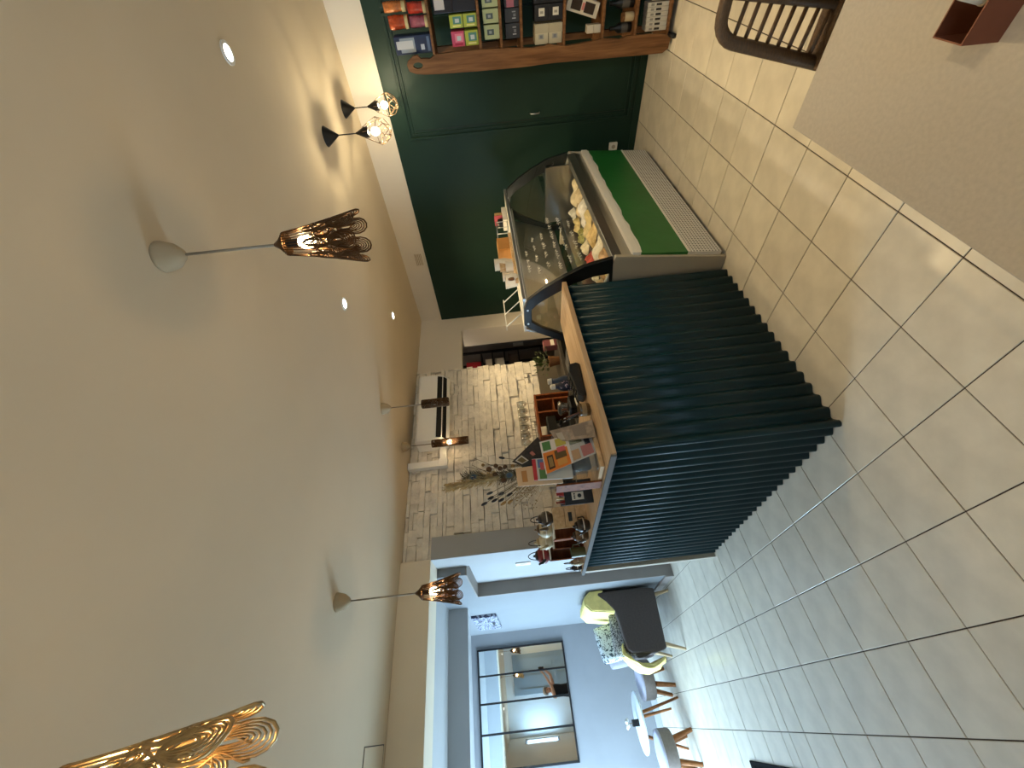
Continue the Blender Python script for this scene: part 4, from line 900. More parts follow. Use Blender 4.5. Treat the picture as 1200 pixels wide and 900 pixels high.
for (pts) in (((604, 553), (575, 545), (556, 537), (553, 545), (570, 553)), ((604, 555), (575, 553), (552, 548), (544, 547), (548, 551))):
    MB().tube([P(u, v, BY)-org for u, v in pts], 0.0016, 5).build('curled_stem', 'stemmat', bq, smooth=True)

# black storage basket with a printed tag
kb = thing('black_basket', 'black basket with a white printed tag left of the brochure stand', 'basket', (-0.57, 1.86, CT+0.0005), rad(-22))
MB().ring([(-0.07, -0.13), (0.07, -0.13), (0.07, 0.13), (-0.07, 0.13)], [(-0.064, -0.124), (0.064, -0.124), (0.064, 0.124), (-0.064, 0.124)], 'z', 0, 0.17).box((-0.07, -0.13, 0), (0.07, 0.13, 0.006)).build('basket_body', 'black', kb, bevel=0.003)
tg = MB().box((-0.045, -0.1335, 0.055), (0.0, -0.130, 0.125)).build('tag', cmat('tag_white', (220, 214, 200), 0.6), kb)
for a, b_ in ((-0.038, 0.105), (-0.026, 0.105), (-0.014, 0.105)): MB().box((a, -0.1345, b_), (a+0.008, -0.1325, b_+0.010)).build('tag_print', 'black', tg)
MB().lathe([(0.012, 0), (0.012, 0.002)], (-0.022, -0.133, 0.08), 12, mtx=Matrix.Rotation(pi/2, 4, 'X')).build('tag_print', 'black', tg)
for k, (x, y, c, nm) in enumerate(((-0.02, -0.06, (170, 52, 48), 'red'), (0.03, 0.0, (206, 190, 176), 'white'), (-0.03, 0.05, (120, 34, 34), 'dark red'), (0.01, 0.09, (196, 170, 120), 'tan'))):
    t = thing('snack_packet', '%s wrapped packet sticking out of the black basket' % nm, 'packet', (-0.57+x, 1.86+y, CT+0.05), 0.4*k, 'packets in the black basket')
    MB().grid(lambda a, b: (0.03*cos(2*pi*a)*(1-0.6*b**4), 0.012*sin(2*pi*a)*(1-.8*b**4), 0.15*b), 14, 6).build('wrapper', cmat('wrap_%d' % c[0], c, 0.3, var=0.2, scale=40), t, smooth=True)
    MB().box((-0.013, -0.002, 0.146), (0.013, 0.002, 0.158)).build('seal', cmat('wrap_%d' % c[0], c, 0.3), t)

# wooden crates
def crate(x0, x1, y0, y1, z0, z1, label, mt='pine', slot=True, open_side=False, rz=0.0):
    t = thing('wooden_crate', label, 'crate', ((x0+x1)/2, (y0+y1)/2, z0), rz)
    X, Y, H = (x1-x0)/2, (y1-y0)/2, z1-z0; th = 0.009
    for yy in ((-Y, -Y+th), (Y-th, Y)):
        if open_side and yy[0] < 0:
            continue
        h3 = H/3
        if slot and yy[0] < 0:
            MB().box((-X, yy[0], 0), (X, yy[1], h3-.003)).build('plank', mt, t, bevel=0.0015)
            MB().box((-X, yy[0], h3), (X, yy[1], 2*h3-.003)).build('plank', mt, t, bevel=0.0015)
            MB().box((-X, yy[0], 2*h3), (X, yy[1], H)).build('plank', mt, t, bevel=0.0015)
            MB().box((-X*0.42, yy[0]-0.001, h3*1.32), (X*0.42, yy[0]+0.004, h3*1.66)).build('handle_slot', 'black', t)
        else: MB().box((-X, yy[0], 0), (X, yy[1], H)).build('plank', mt, t, bevel=0.0015)
    for xx in ((-X, -X+th), (X-th, X)):
        MB().box((xx[0], -Y if open_side else -Y+th, 0), (xx[1], Y-th, H)).build('side_plank', mt, t, bevel=0.0015)
    MB().box((-X+th, -Y if open_side else -Y+th, 0), (X-th, Y-th, th)).build('bottom', mt, t)
    MB().box((-X+th, -Y if open_side else -Y+th, H-th), (X-th, Y-th, H)).build('lid' if not open_side else 'top_board', 'napkin' if open_side else mt, t)
    return t
cA = crate(-0.665, -0.525, 2.13, 2.22, CT+0.0005, 1.318, 'pine crate with a dark handle slot on the counter', rz=rad(-20))
cB = crate(-0.665, -0.49, 2.33, 2.47, CT+0.0005, 1.318, 'open crate with a white top holding the brown teapot', 'redwood', False, True, rad(-14))
cB2 = crate(-0.66, -0.48, 2.54, 2.68, CT+0.0005, 1.318, 'open crate with a white top under the cream teapot', 'redwood', False, True, rad(-18))
cC = crate(-0.675, -0.49, 2.72, 2.92, CT+0.0005, 1.345, 'small open crate at the far end of the counter', 'redwood', False, True, rad(-18))

def teapot(x, y, z, r, h, body, accent, label, bail=True, spout_ang=200, handle=False, lid_c=None):
    t = thing('teapot', label, 'teapot', (x, y, z+0.0005))
    bm_ = cmat('glaze_%d_%d_%d' % body, body, 0.3, var=0.10, scale=20, coat=0.3); am = cmat('glaze_%d_%d_%d' % accent, accent, 0.35, var=0.08, coat=0.2)
    k = h*0.72
    MB().lathe([(r*0.55, 0), (r*0.62, 0.003), (r*0.95, k*0.30), (r, k*0.5), (r*0.90, k*0.78), (r*0.60, k)], n=22).build('pot_body', bm_, t, smooth=True)
    MB().lathe([(r*1.004, k*0.46), (r*1.015, k*0.50), (r*1.004, k*0.54)], n=22, caps=False).build('band', 'napkin', t, smooth=True)
    ld = MB().lathe([(r*0.62, 0), (r*0.5, h*0.10), (r*0.15, h*0.16), (r*0.001, h*0.165)], (0, 0, k), 18).build('lid', am, t, smooth=True)
    MB().ball((0, 0, k+h*0.20), r*0.16, 10, 8).build('knob', am, ld, smooth=True)
    a = rad(spout_ang); d = V((cos(a), sin(a), 0))
    MB().tube([d*r*0.8+V((0, 0, k*0.42)), d*r*1.25+V((0, 0, k*0.62)), d*r*1.52+V((0, 0, k*0.98))], [r*0.24, r*0.17, r*0.11], 10).build('spout', am, t, smooth=True)
    if bail:
        s = V((-d.y, d.x, 0)); pts = []
        for i in range(13):
            th = pi*i/12; pts.append(d*(r*0.72*cos(th)) + V((0, 0, k*0.93+h*0.62*sin(th))))
        MB().tube(pts, 0.0032, 6).build('bail_handle', 'blackmetal', t, smooth=True)
    if handle:
        d2_ = -d; MB().tube([d2_*r*0.92+V((0, 0, k*0.8)), d2_*r*1.5+V((0, 0, k*0.78)), d2_*r*1.55+V((0, 0, k*0.35)), d2_*r*0.95+V((0, 0, k*0.22))], 0.005, 8).build('handle', am, t, smooth=True)
    return t
teapot(-0.58, 2.20, 1.3185, 0.050, 0.118, (64, 52, 44), (64, 52, 44), 'dark brown teapot on the pine crate', True, 210)
teapot(-0.575, 2.41, 1.3185, 0.062, 0.130, (190, 174, 140), (96, 78, 58), 'cream teapot with a brown lid on the middle crate', False, 250, True)
teapot(-0.60, 2.61, 1.3185, 0.056, 0.140, (204, 190, 160), (188, 168, 130), 'pale cream teapot with a loop handle beside the red one', True, 220)
teapot(-0.63, 2.82, 1.3455, 0.066, 0.128, (122, 26, 32), (26, 28, 36), 'red and black teapot at the far left of the crates', True, 215)
teapot(-0.69, 2.10, CT, 0.045, 0.115, (38, 30, 26), (38, 30, 26), 'dark brown teapot standing before the pine crate', False, 200, True)
teapot(-0.70, 2.26, CT, 0.048, 0.120, (96, 70, 44), (60, 44, 32), 'bronze brown teapot second in the front row', False, 215)
teapot(-0.722, 2.78, CT, 0.029, 0.115, (186, 172, 142), (150, 130, 92), 'small cream teapot with a loop handle in the front row', True, 240)
teapot(-0.722, 2.93, CT, 0.027, 0.098, (30, 30, 34), (30, 30, 34), 'small black teapot at the far tip of the counter', True, 230)
t = thing('green_mug', 'olive green mug in the front row between two teapots', 'mug', (-0.718, 2.55, CT+0.0005))
MB().lathe([(0.030, 0), (0.034, 0.004), (0.036, 0.105), (0.0325, 0.105), (0.030, 0.01)], n=20).build('mug_body', cmat('olive_glaze', (84, 88, 54), 0.35, coat=0.2), t, smooth=True, auto=40)
MB().tube([(0.034, 0, 0.085), (0.058, 0, 0.08), (0.058, 0, 0.035), (0.034, 0, 0.03)], 0.005, 8).build('handle', cmat('olive_glaze', (84, 88, 54), 0.35), t, smooth=True)

# card terminal with paper, amber jar
ct = thing('card_terminal', 'black card terminal with a strip of receipt paper on the counter', 'card terminal', (-0.17, 1.27, CT+0.001), rad(-8))
MB().prism([(-0.105, 0), (0.105, 0), (0.115, 0.02), (0.108, 0.062), (0.05, 0.075), (-0.10, 0.045), (-0.115, 0.015)], 'y', -0.042, 0.042).build('housing', 'black', ct, bevel=0.010, seg=3)
MB().prism([(0.045, 0.0755), (0.10, 0.0635), (0.10, 0.0655), (0.045, 0.0775)], 'y', -0.03, 0.03).build('screen', cmat('screen_grey', (92, 96, 100), 0.1), ct)
for i in range(4):
    for j in range(3):
        x = 0.02-i*0.03; MB().box((x-0.009, -0.026+j*0.026-0.008, 0.0675-i*0.006), (x+0.009, -0.026+j*0.026+0.008, 0.0735-i*0.006)).build('key', 'blackmetal', ct)
MB().grid(lambda a, b: (-0.06-0.12*a, 0.05+0.035*b, 0.05-0.045*a+0.012*sin(a*3)), 8, 1).build('receipt', 'napkin', ct, solid=0.001, smooth=True)
jr = thing('amber_jar', 'small amber glass jar between the terminal and the leaflets', 'jar', (-0.365, 1.27, CT+0.0005))
MB().lathe([(0.030, 0), (0.034, 0.004), (0.036, 0.055), (0.033, 0.062), (0.030, 0.056), (0.028, 0.006)], n=20).build('jar_body', cmat('amber_glaze', (96, 74, 46), 0.2, var=0.2, scale=20), jr, smooth=True)
MB().lathe([(0.0362, 0.02), (0.0365, 0.045)], n=20, caps=False).build('label', cmat('tan_label', (150, 124, 84), 0.7), jr, smooth=True)
for k, (dx, dy, lean, c, nm) in enumerate(((-0.006, -0.012, -0.10, (96, 48, 28), 'brown'), (0.010, 0.014, -0.16, (24, 26, 30), 'black'))):
    t = thing('pen', '%s pen standing in the amber jar' % nm, 'pen', (-0.365+dx, 1.27+dy, CT+0.008), 0, 'pens in the amber jar')
    MB().tube([(0, 0, 0), (lean*0.3, 0.02, 0.13)], 0.0042, 8).build('barrel', cmat('pen_%d' % c[0], c, 0.35), t, smooth=True)
    MB().tube([(lean*0.3, 0.02, 0.13), (lean*0.33, 0.022, 0.142)], [0.004, 0.0015], 8).build('tip', 'alu', t, smooth=True)

# items behind the counter on the inner shelf
IS = 0.9305
t = thing('flowered_bottle', 'navy bottle with a white flower print behind the terminal', 'bottle', (0.21, 1.76, IS))
MB().lathe([(0.034, 0), (0.038, 0.006), (0.038, 0.19), (0.03, 0.22), (0.016, 0.24), (0.016, 0.255)], n=20).build('bottle_body', speckle('navy_flowers', (22, 26, 52), (198, 176, 190), 42, 0.5, 0.60), t, smooth=True, auto=60)
MB().lathe([(0.019, 0), (0.019, 0.03), (0.012, 0.036)], (0, 0, 0.252), 16).build('cap', 'napkin', t, smooth=True, auto=40)
t = thing('blue_flask', 'blue grey flask with a white cap left of the plant', 'flask', (0.38, 1.90, IS))
MB().lathe([(0.028, 0), (0.032, 0.02), (0.034, 0.16), (0.02, 0.21), (0.02, 0.25)], n=18).build('flask_body', cmat('blue_grey_glaze', (58, 70, 92), 0.4), t, smooth=True)
MB().lathe([(0.024, 0), (0.022, 0.03)], (0, 0, 0.25), 14).build('cap', 'napkin', t)
t = thing('yellow_marker', 'yellow marker lying across the inner shelf', 'marker', (0.42, 1.62, IS+0.001))
MB().tube([(-0.03, 0, 0.011), (0.11, 0.02, 0.011)], 0.011, 10).build('barrel', cmat('marker_yellow', (216, 158, 44), 0.4), t, smooth=True, auto=40)
MB().tube([(0.11, 0.02, 0.011), (0.15, 0.0255, 0.011)], 0.0115, 10).build('cap', cmat('marker_red', (120, 40, 32), 0.4), t, smooth=True, auto=40)
t = thing('cutting_board', 'pale wooden board lying on the inner shelf', 'board', (0.20, 1.58, IS))
MB().box((-0.11, -0.05, 0), (0.11, 0.05, 0.016)).build('board', 'pine', t, bevel=0.004)
MB().ring([(0.11+0.018*cos(a*pi/6), 0.018*sin(a*pi/6)) for a in range(12)], [(0.11+0.008*cos(a*pi/6), 0.008*sin(a*pi/6)) for a in range(12)], 'z', 0.002, 0.014).build('hanging_loop', 'pine', t)
t = thing('cash_drawer', 'dark navy cash box on the inner shelf near the freezer', 'cash box', (0.46, 1.78, IS), 0.1)
MB().box((-0.07, -0.08, 0), (0.07, 0.08, 0.12)).build('case', cmat('navy_black', (28, 32, 46), 0.4), t, bevel=0.006)
MB().box((-0.06, -0.083, 0.05), (0.06, -0.078, 0.11)).build('drawer_front', 'blackmetal', t)
MB().lathe([(0.008, 0), (0.008, 0.006)], (0, -0.083, 0.085), 10, mtx=Matrix.Rotation(pi/2, 4, 'X')).build('lock', 'alu', t)
t = thing('coffee_grinder', 'black coffee grinder behind the flowered bottle', 'grinder', (0.10, 1.88, IS))
MB().box((-0.06, -0.07, 0), (0.06, 0.07, 0.17)).build('housing', 'black', t, bevel=0.012)
MB().lathe([(0.03, 0), (0.055, 0.06), (0.05, 0.062), (0.02, 0.01)], (0, 0, 0.17), 16).build('hopper', 'acrylic', t, smooth=True)
MB().lathe([(0.056, 0), (0.04, 0.014)], (0, 0, 0.232), 16).build('lid', 'black', t)
BT = 0.9355
pl_ = thing('potted_plant', 'bushy green plant beside the opening to the back room', 'plant', (1.36, 2.62+0.12, BT))
MB().lathe([(0.045, 0), (0.06, 0.10), (0.064, 0.10), (0.064, 0.112), (0.056, 0.112), (0.05, 0.09)], n=18).build('pot', 'brownwood', pl_, smooth=True, auto=40)
lf = [mat('leaf_green_%d' % k, c, 0.5, var=0.2) for k, c in enumerate(((52, 66, 26), (70, 84, 34), (40, 54, 24)))]
rr = random.Random(4)
for k in range(90):
    a = rr.uniform(0, 2*pi); el = rr.uniform(0.0, 1.45); r_ = rr.uniform(0.06, 0.16); c = V((cos(a)*cos(el)*r_, sin(a)*cos(el)*r_, 0.11+sin(el)*r_*1.0))
    d = (c-V((0, 0, 0.09))).normalized(); s = d.cross(V((0, 0, 1))).normalized() if abs(d.z) < .98 else V((1, 0, 0)); n_ = s.cross(d); L = rr.uniform(0.03, 0.055)
    MB().add([c, c+d*L*.45+s*L*.30, c+d*L+n_*L*0.15, c+d*L*.45-s*L*.30, c+d*L*0.5+n_*L*0.12], [(0, 1, 4), (1, 2, 4), (2, 3, 4), (3, 0, 4)]).build('leaf', lf[k % 3], pl_)
for k in range(10):
    a = 2*pi*k/10; MB().tube([(0, 0, 0.09), (0.05*cos(a), 0.05*sin(a), 0.17), (0.10*cos(a), 0.10*sin(a), 0.20)], 0.002, 5).build('stem', lf[2], pl_)
t = thing('pink_tin', 'small pink and white tin beside the plant', 'tin', (1.55, 2.68, BT))
MB().box((-0.05, -0.04, 0), (0.05, 0.04, 0.15)).build('tin', cmat('dusky_pink', (120, 70, 76), 0.5), t, bevel=0.006)
MB().box((-0.045, -0.042, 0.03), (0.045, -0.039, 0.07)).build('label', 'napkin', t)
# little wooden rack with glasses
rk = thing('wooden_rack', 'orange brown wooden rack with glasses on top below the stone wall', 'rack', (0.60, 2.76, BT))
MB().box((-0.25, -0.12, 0.325), (0.25, 0.12, 0.345)).build('top_board', 'redwood', rk, bevel=0.002)
for xx in (-0.25, 0.02, 0.17, 0.23): MB().box((xx, -0.12, 0.0), (xx+0.018, 0.12, 0.325)).build('upright', 'redwood', rk, bevel=0.002)
MB().box((0.038, -0.12, 0.16), (0.17, 0.12, 0.172)).build('shelf', 'redwood', rk)
glm = MB().lathe([(0.020, 0), (0.022, 0.004), (0.004, 0.012), (0.0035, 0.07), (0.018, 0.085), (0.033, 0.11), (0.034, 0.14), (0.027, 0.175), (0.0262, 0.175), (0.033, 0.14), (0.032, 0.112), (0.002, 0.082)], n=16)
gmesh = glm.mesh('bowl', M['acrylic'], True)
gl_names = ('front right', 'front second from right', 'front middle', 'front second from left', 'front left', 'rear right', 'rear second from right', 'rear middle', 'rear second from left', 'rear left')
gmat = glass('wine_glass', (0.96, 0.965, 0.95), 0.16, 0.04); gmesh.materials[0] = gmat
rim = MB().tube([(0.027*cos(2*pi*k/18), 0.027*sin(2*pi*k/18), 0.175) for k in range(18)], 0.0012, 4, closed=True).mesh('rim', M['napkin'], True)
for k in range(10):
    i, j = k % 5, k//5
    t = thing('wine_glass', 'stemmed glass on the wooden rack, %s' % gl_names[k], 'glass', (0.79-i*0.095, 2.70+j*0.10, BT+0.3455), 0, 'glasses on the wooden rack')
    for nm_, me in (('bowl', gmesh), ('rim', rim)):
        o = bpy.data.objects.new(nm_, me); COL.objects.link(o); o.parent = t
t = thing('espresso_machine', 'black espresso machine inside the wooden rack', 'espresso machine', (0.48, 2.74, BT))
MB().box((-0.10, -0.09, 0.0), (0.10, 0.09, 0.05)).box((-0.10, 0.0, 0.05), (0.10, 0.09, 0.24)).box((-0.10, -0.09, 0.17), (0.10, 0.0, 0.26)).build('housing', 'black', t, bevel=0.008)
MB().tube([(0, -0.05, 0.165), (0, -0.05, 0.14)], 0.028, 14).build('group_head', 'steel', t, smooth=True, auto=40)
MB().tube([(0, -0.05, 0.14), (0, -0.15, 0.135)], 0.010, 8).build('portafilter', 'blackmetal', t, smooth=True)
t = thing('sugar_tin', 'small tin with a red lid below the rack edge', 'tin', (0.72, 2.72, BT))
MB().lathe([(0.03, 0), (0.03, 0.10)], n=16).build('tin', 'alu', t, smooth=True, auto=40)
MB().lathe([(0.031, 0), (0.031, 0.02), (0.008, 0.028)], (0, 0, 0.10), 16).build('lid', cmat('red_lid', (150, 34, 44), 0.35), t, smooth=True, auto=40)

# back room shelf and its boxes
bs2 = thing('storage_shelf', 'dark storage shelf in the back room', 'shelf', (2.55, 4.1, 0))
for zz in (0.5, 0.95, 1.30, 1.515, 1.70, 1.87): MB().box((-0.28, -0.16, zz), (0.28, 0.16, zz+0.018)).build('shelf_board', 'blackmetal', bs2)
for xx in (-0.28, 0.25):
    for yy in (-0.16, 0.13): MB().box((xx, yy, 0), (xx+0.03, yy+0.03, 2.2)).build('post', 'blackmetal', bs2)
for k, (x, z, w_, h_, c, nm) in enumerate(((2.53, 1.8885, 0.20, 0.22, (140, 24, 32), 'red storage box on the top of the back room shelf'), (2.58, 1.7185, 0.16, 0.10, (206, 196, 180), 'flat white canister under the red box in the back room'), (2.56, 1.5335, 0.20, 0.14, (216, 210, 198), 'white carton in the middle of the back room shelf'), (2.62, 1.3185, 0.22, 0.15, (72, 62, 56), 'dark box low on the back room shelf'))):
    t = thing('storage_box', nm, 'box', (x, 4.08, z+0.0005))
    MB().box((-w_/2, -0.12, 0), (w_/2, 0.12, h_*0.84)).build('carton', cmat('stor_%d' % c[0], c, 0.6), t, bevel=0.004)
    MB().box((-w_/2-.004, -0.124, h_*0.84), (w_/2+.004, 0.124, h_)).build('lid', cmat('stor_%d' % c[0], c, 0.6), t, bevel=0.004)
q_ = ony(607, 402, 4.5)
t = thing('paper_note', 'pale paper note on the back room wall', 'note', (q_.x, 4.4995, q_.z))
MB().box((-0.07, -0.002, -0.09), (0.07, 0, 0.09)).build('sheet', 'napkin', t)
bl = thing('added_back_room_lamp', 'unseen round ceiling lamp added to brighten the back room', 'ceiling lamp', (2.2, 3.75, 2.4))  # invented lamp, put in because the back room came out too dark
MB().lathe([(0.09, 0), (0.09, -0.02), (0.06, -0.05), (0.001, -0.06)], n=20).build('diffuser', emitter('added_diffuser_glow', (1.0, 0.86, 0.66), 1.5), bl, smooth=True)
MB().lathe([(0.10, 0), (0.10, -0.012)], n=20).build('base_ring', 'whiteplastic', bl)
l = bpy.data.lights.new('added_lamp_light', 'POINT'); l.energy = 5; l.color = (1.0, 0.84, 0.62); l.shadow_soft_size = 0.06
o = bpy.data.objects.new('added_lamp_light', l); COL.objects.link(o); o.parent = bl; o.location = (0, 0, -0.14)

# ================================================================ ALCOVE
# black framed mirror of four panes
mz0, mz1 = 1.15, 2.375; mx = [-0.20, -0.505, -0.815, -1.135, -1.49]
mi = thing('framed_mirror', 'black framed mirror of four tall panes on the grey alcove wall', 'mirror', tuple(Mm @ V((-0.85, 0, mz0))), -MA)
mi.location.z = mz0
fw = 0.011
for a in range(4):
    MB().box((mx[a+1], -0.014, mz0), (mx[a], -0.008, mz1), Mm).build('pane', 'mirror', mi, w=True)
for k, x in enumerate(mx): MB().box((x-fw, -0.032, mz0-fw), (x+fw, -0.002, mz1+fw), Mm).build('upright_bar', 'blackmetal', mi, w=True)
for z in (mz0, mz1): MB().box((mx[4]-fw, -0.032, z-fw), (mx[0]+fw, -0.002, z+fw), Mm).build('cross_bar', 'blackmetal', mi, w=True)
# patterned canvas
cv = thing('patterned_canvas', 'small black and white leaf patterned canvas high on the alcove wall', 'picture', (-0.57, 5.45, 2.0))
MB().box((-0.035, -0.40, -0.03), (-0.002, 0.40, 0.28)).build('canvas', speckle('canvas_print', (52, 55, 78), (160, 166, 182), 26, 0.8, 0.5), cv, bevel=0.004)
MB().box((-0.0365, -0.05, 0.03), (-0.034, 0.16, 0.06)).build('motif', 'black', cv)

# armchair with its side to the room
AY0, AY1 = 4.45, 5.17
arm = thing('armchair', 'charcoal fabric armchair with pale splayed wooden legs in the alcove', 'armchair', (-0.9, 4.8, 0))
prof = [(-0.615, 0.165), (-1.18, 0.205), (-1.195, 0.30), (-1.185, 0.56), (-1.15, 0.605), (-0.90, 0.625), (-0.80, 0.645), (-0.70, 0.72), (-0.63, 0.80), (-0.60, 0.79), (-0.595, 0.30)]
for y0, y1 in ((AY0, AY0+0.11), (AY1-0.11, AY1)):
    MB().prism(prof, 'y', y0, y1).build('armrest', 'brownfab', arm, bevel=0.022, seg=3, w=True)
MB().box((-1.17, AY0+0.09, 0.20), (-0.66, AY1-0.09, 0.33)).build('seat_base', 'brownfab', arm, bevel=0.02, seg=3, w=True)
MB().box((-1.20, AY0+0.112, 0.33), (-0.78, AY1-0.112, 0.45)).build('seat_cushion', 'brownfab', arm, bevel=0.035, seg=4, w=True)
MB().prism([(-0.60, 0.20), (-0.80, 0.25), (-0.74, 0.86), (-0.66, 0.90), (-0.61, 0.88)], 'y', AY0+0.09, AY1-0.09).build('backrest', 'brownfab', arm, bevel=0.03, seg=3, w=True)
for (x, y, dx) in ((-1.13, AY0+0.06, -0.07), (-0.68, AY0+0.06, 0.035), (-1.13, AY1-0.06, -0.07), (-0.68, AY1-0.06, 0.035)):
    MB().tube([(x, y, 0.22), (x+dx, y, 0.002)], [0.024, 0.013], 12).build('leg', 'palewood', arm, smooth=True, auto=40, w=True)
# yellow throw over the back and over the seat
th = thing('yellow_throw', 'yellow throw draped over the back of the armchair', 'throw', (-0.7, 4.8, 0.5))
def fold(a, b):
    s = b*1.0; y = AY0+0.015+(AY1-AY0-0.03)*a
    pts = [(-0.815, 0.50), (-0.795, 0.70), (-0.765, 0.885), (-0.70, 0.945), (-0.63, 0.935), (-0.580, 0.87), (-0.580, 0.74)]
    t = s*(len(pts)-1); i = min(len(pts)-2, int(t)); f = t-i
    x = pts[i][0]*(1-f)+pts[i+1][0]*f; z = pts[i][1]*(1-f)+pts[i+1][1]*f
    r = 0.010*sin(a*46+3*b)*(0.4+b)*(1 if b < .8 else .3)
    return (x-abs(r)*0.8, y, z+r*0.5+0.004)
MB().grid(fold, 60, 18).build('cloth', 'yellow', th, smooth=True, solid=0.006, w=True)
side = [(-0.81, 0.585), (-0.790, 0.72), (-0.765, 0.885), (-0.70, 0.945), (-0.63, 0.935), (-0.582, 0.87), (-0.583, 0.72), (-0.62, 0.76), (-0.68, 0.70), (-0.74, 0.63)]
MB().prism(side, 'y', AY0+0.004, AY0+0.03).build('side_fold', 'yellow', th, bevel=0.008, w=True)
th2 = thing('yellow_blanket', 'crumpled yellow blanket hanging over the front of the armchair seat', 'blanket', (-1.2, 4.8, 0.3))
def fold2(a, b):
    y = AY0-0.005+(0.46)*a+0.03*sin(b*5)
    pts = [(-1.10, 0.630), (-1.17, 0.630), (-1.23, 0.57), (-1.285, 0.47), (-1.30, 0.38), (-1.255, 0.26)]
    t = b*(len(pts)-1); i = min(len(pts)-2, int(t)); f = t-i
    x = pts[i][0]*(1-f)+pts[i+1][0]*f; z = pts[i][1]*(1-f)+pts[i+1][1]*f
    return (x-0.028*(1+sin(a*13+4*b))*b-0.012*sin(a*31+b*9), y, z+0.016*sin(a*9+b*11)+0.012*cos(a*23)-0.05*a*(1-b))
MB().grid(fold2, 44, 26).build('cloth', 'yellow', th2, smooth=True, solid=0.008, w=True)
def cushion(name, label, c, sx, sy, th_, rot, mt):
    t = thing(name, label, 'cushion', c); t.rotation_euler = rot
    def f(a, b):
        u = a*2-1; v = b*2-1; e = max(0, (1-u**4)*(1-v**4))**0.5
        k = 1-0.06*(u*u*v*v) ; return (u*sx*k, v*sy*k, e*th_)
    MB().grid(f, 16, 16).build('front_cover', mt, t, smooth=True)
    MB().grid(lambda a, b: (f(a, b)[0], f(a, b)[1], -f(a, b)[2]), 16, 16).build('back_cover', mt, t, smooth=True)
    return t
cushion('leaf_cushion', 'white cushion with a blue grey leaf print on the armchair', (-1.02, 4.91, 0.655), 0.185, 0.185, 0.055, (rad(84), rad(-8), rad(4)), 'leaf_cushion')
cushion('grey_cushion', 'dark grey patterned cushion tucked inside the near armrest', (-1.00, 4.605, 0.60), 0.20, 0.115, 0.035, (rad(86), rad(3), rad(0)), 'leaf_cushion2')
cushion('lilac_cushion', 'plain lilac cushion behind the leaf print one', (-1.10, 5.005, 0.60), 0.16, 0.15, 0.035, (rad(82), rad(-5), rad(6)), 'lilac')
# stools and table
def stool(x, y, r, z0, z1, label, rz):
    t = thing('round_stool', label, 'stool', (x, y, 0), rz, 'round stools in the alcove')
    MB().lathe([(r*0.94, z0), (r, z0+0.015), (r*1.01, z1-0.03)], n=28).build('seat_side', 'stoolside', t, smooth=True, auto=60)
    MB().lathe([(r*1.01, z1-0.03), (r*0.98, z1-0.008), (r*0.80, z1), (0.001, z1+0.004)], n=28).build('seat_top', 'lilac', t, smooth=True)
    for k in range(4):
        a = pi/4+k*pi/2; d = V((cos(a), sin(a), 0))
        MB().tube([d*r*0.62+V((0, 0, z0+0.005)), d*r*0.98+V((0, 0, 0.001))], [0.028, 0.020], 10).build('leg', 'legwood', t, smooth=True, auto=40)
stool(-1.36, 5.48, 0.20, 0.22, 0.375, 'round grey stool between the armchair and the white table', 0.3)
stool(-2.00, 5.28, 0.20, 0.22, 0.375, 'round grey stool at the lower left frame edge', 0.2)
tb = thing('coffee_table', 'low white round coffee table with slim wooden legs', 'table', (-1.74, 5.56, 0), 0.35)
MB().lathe([(0.275, 0), (0.285, 0.006), (0.285, 0.018), (0.28, 0.022), (0.001, 0.022)], (0, 0, 0.44), 36).build('table_top', 'tablewhite', tb, smooth=True, auto=40)
for k in range(3):
    a = k*2*pi/3-1.2; d = V((cos(a), sin(a), 0)); MB().tube([d*0.12+V((0, 0, 0.44)), d*0.27+V((0, 0, 0.001))], [0.018, 0.012], 10).build('leg', 'legwood', tb, smooth=True, auto=40)
MB().lathe([(0.14, 0), (0.14, 0.02)], (0, 0, 0.42), 20).build('hub', 'brownwood', tb)
vs = thing('flower_vase', 'little black vase with a white flower on the coffee table', 'vase', (-1.74, 5.56, 0.4625))
MB().box((-0.032, -0.032, 0), (0.032, 0.032, 0.075)).build('vase_body', 'black', vs, bevel=0.004)
for k in range(6):
    a = k*pi/3; MB().ball((0.032*cos(a), 0.032*sin(a), 0.125+0.012*(k % 2)), 0.022, 8, 6, (1, 1, 0.6)).build('petal', 'napkin', vs, smooth=True)
MB().tube([(0, 0, 0.07), (0, 0, 0.12)], 0.004, 6).build('stem', 'stemmat', vs)

# ================================================================ FOREGROUND TABLE AND CHAIR
ft = thing('dining_table', 'beige square cafe table at the lower right corner of the picture', 'table', (-0.97, -0.53, 0))
MB().box((-0.40, -0.40, 0.725), (0.40, 0.40, 0.75)).build('table_top', 'tablebeige', ft, bevel=0.003)
MB().box((-0.035, -0.035, 0.03), (0.035, 0.035, 0.725)).build('pedestal', 'blackmetal', ft, bevel=0.004)
MB().lathe([(0.24, 0), (0.24, 0.012), (0.05, 0.03)], n=28).build('foot', 'blackmetal', ft)
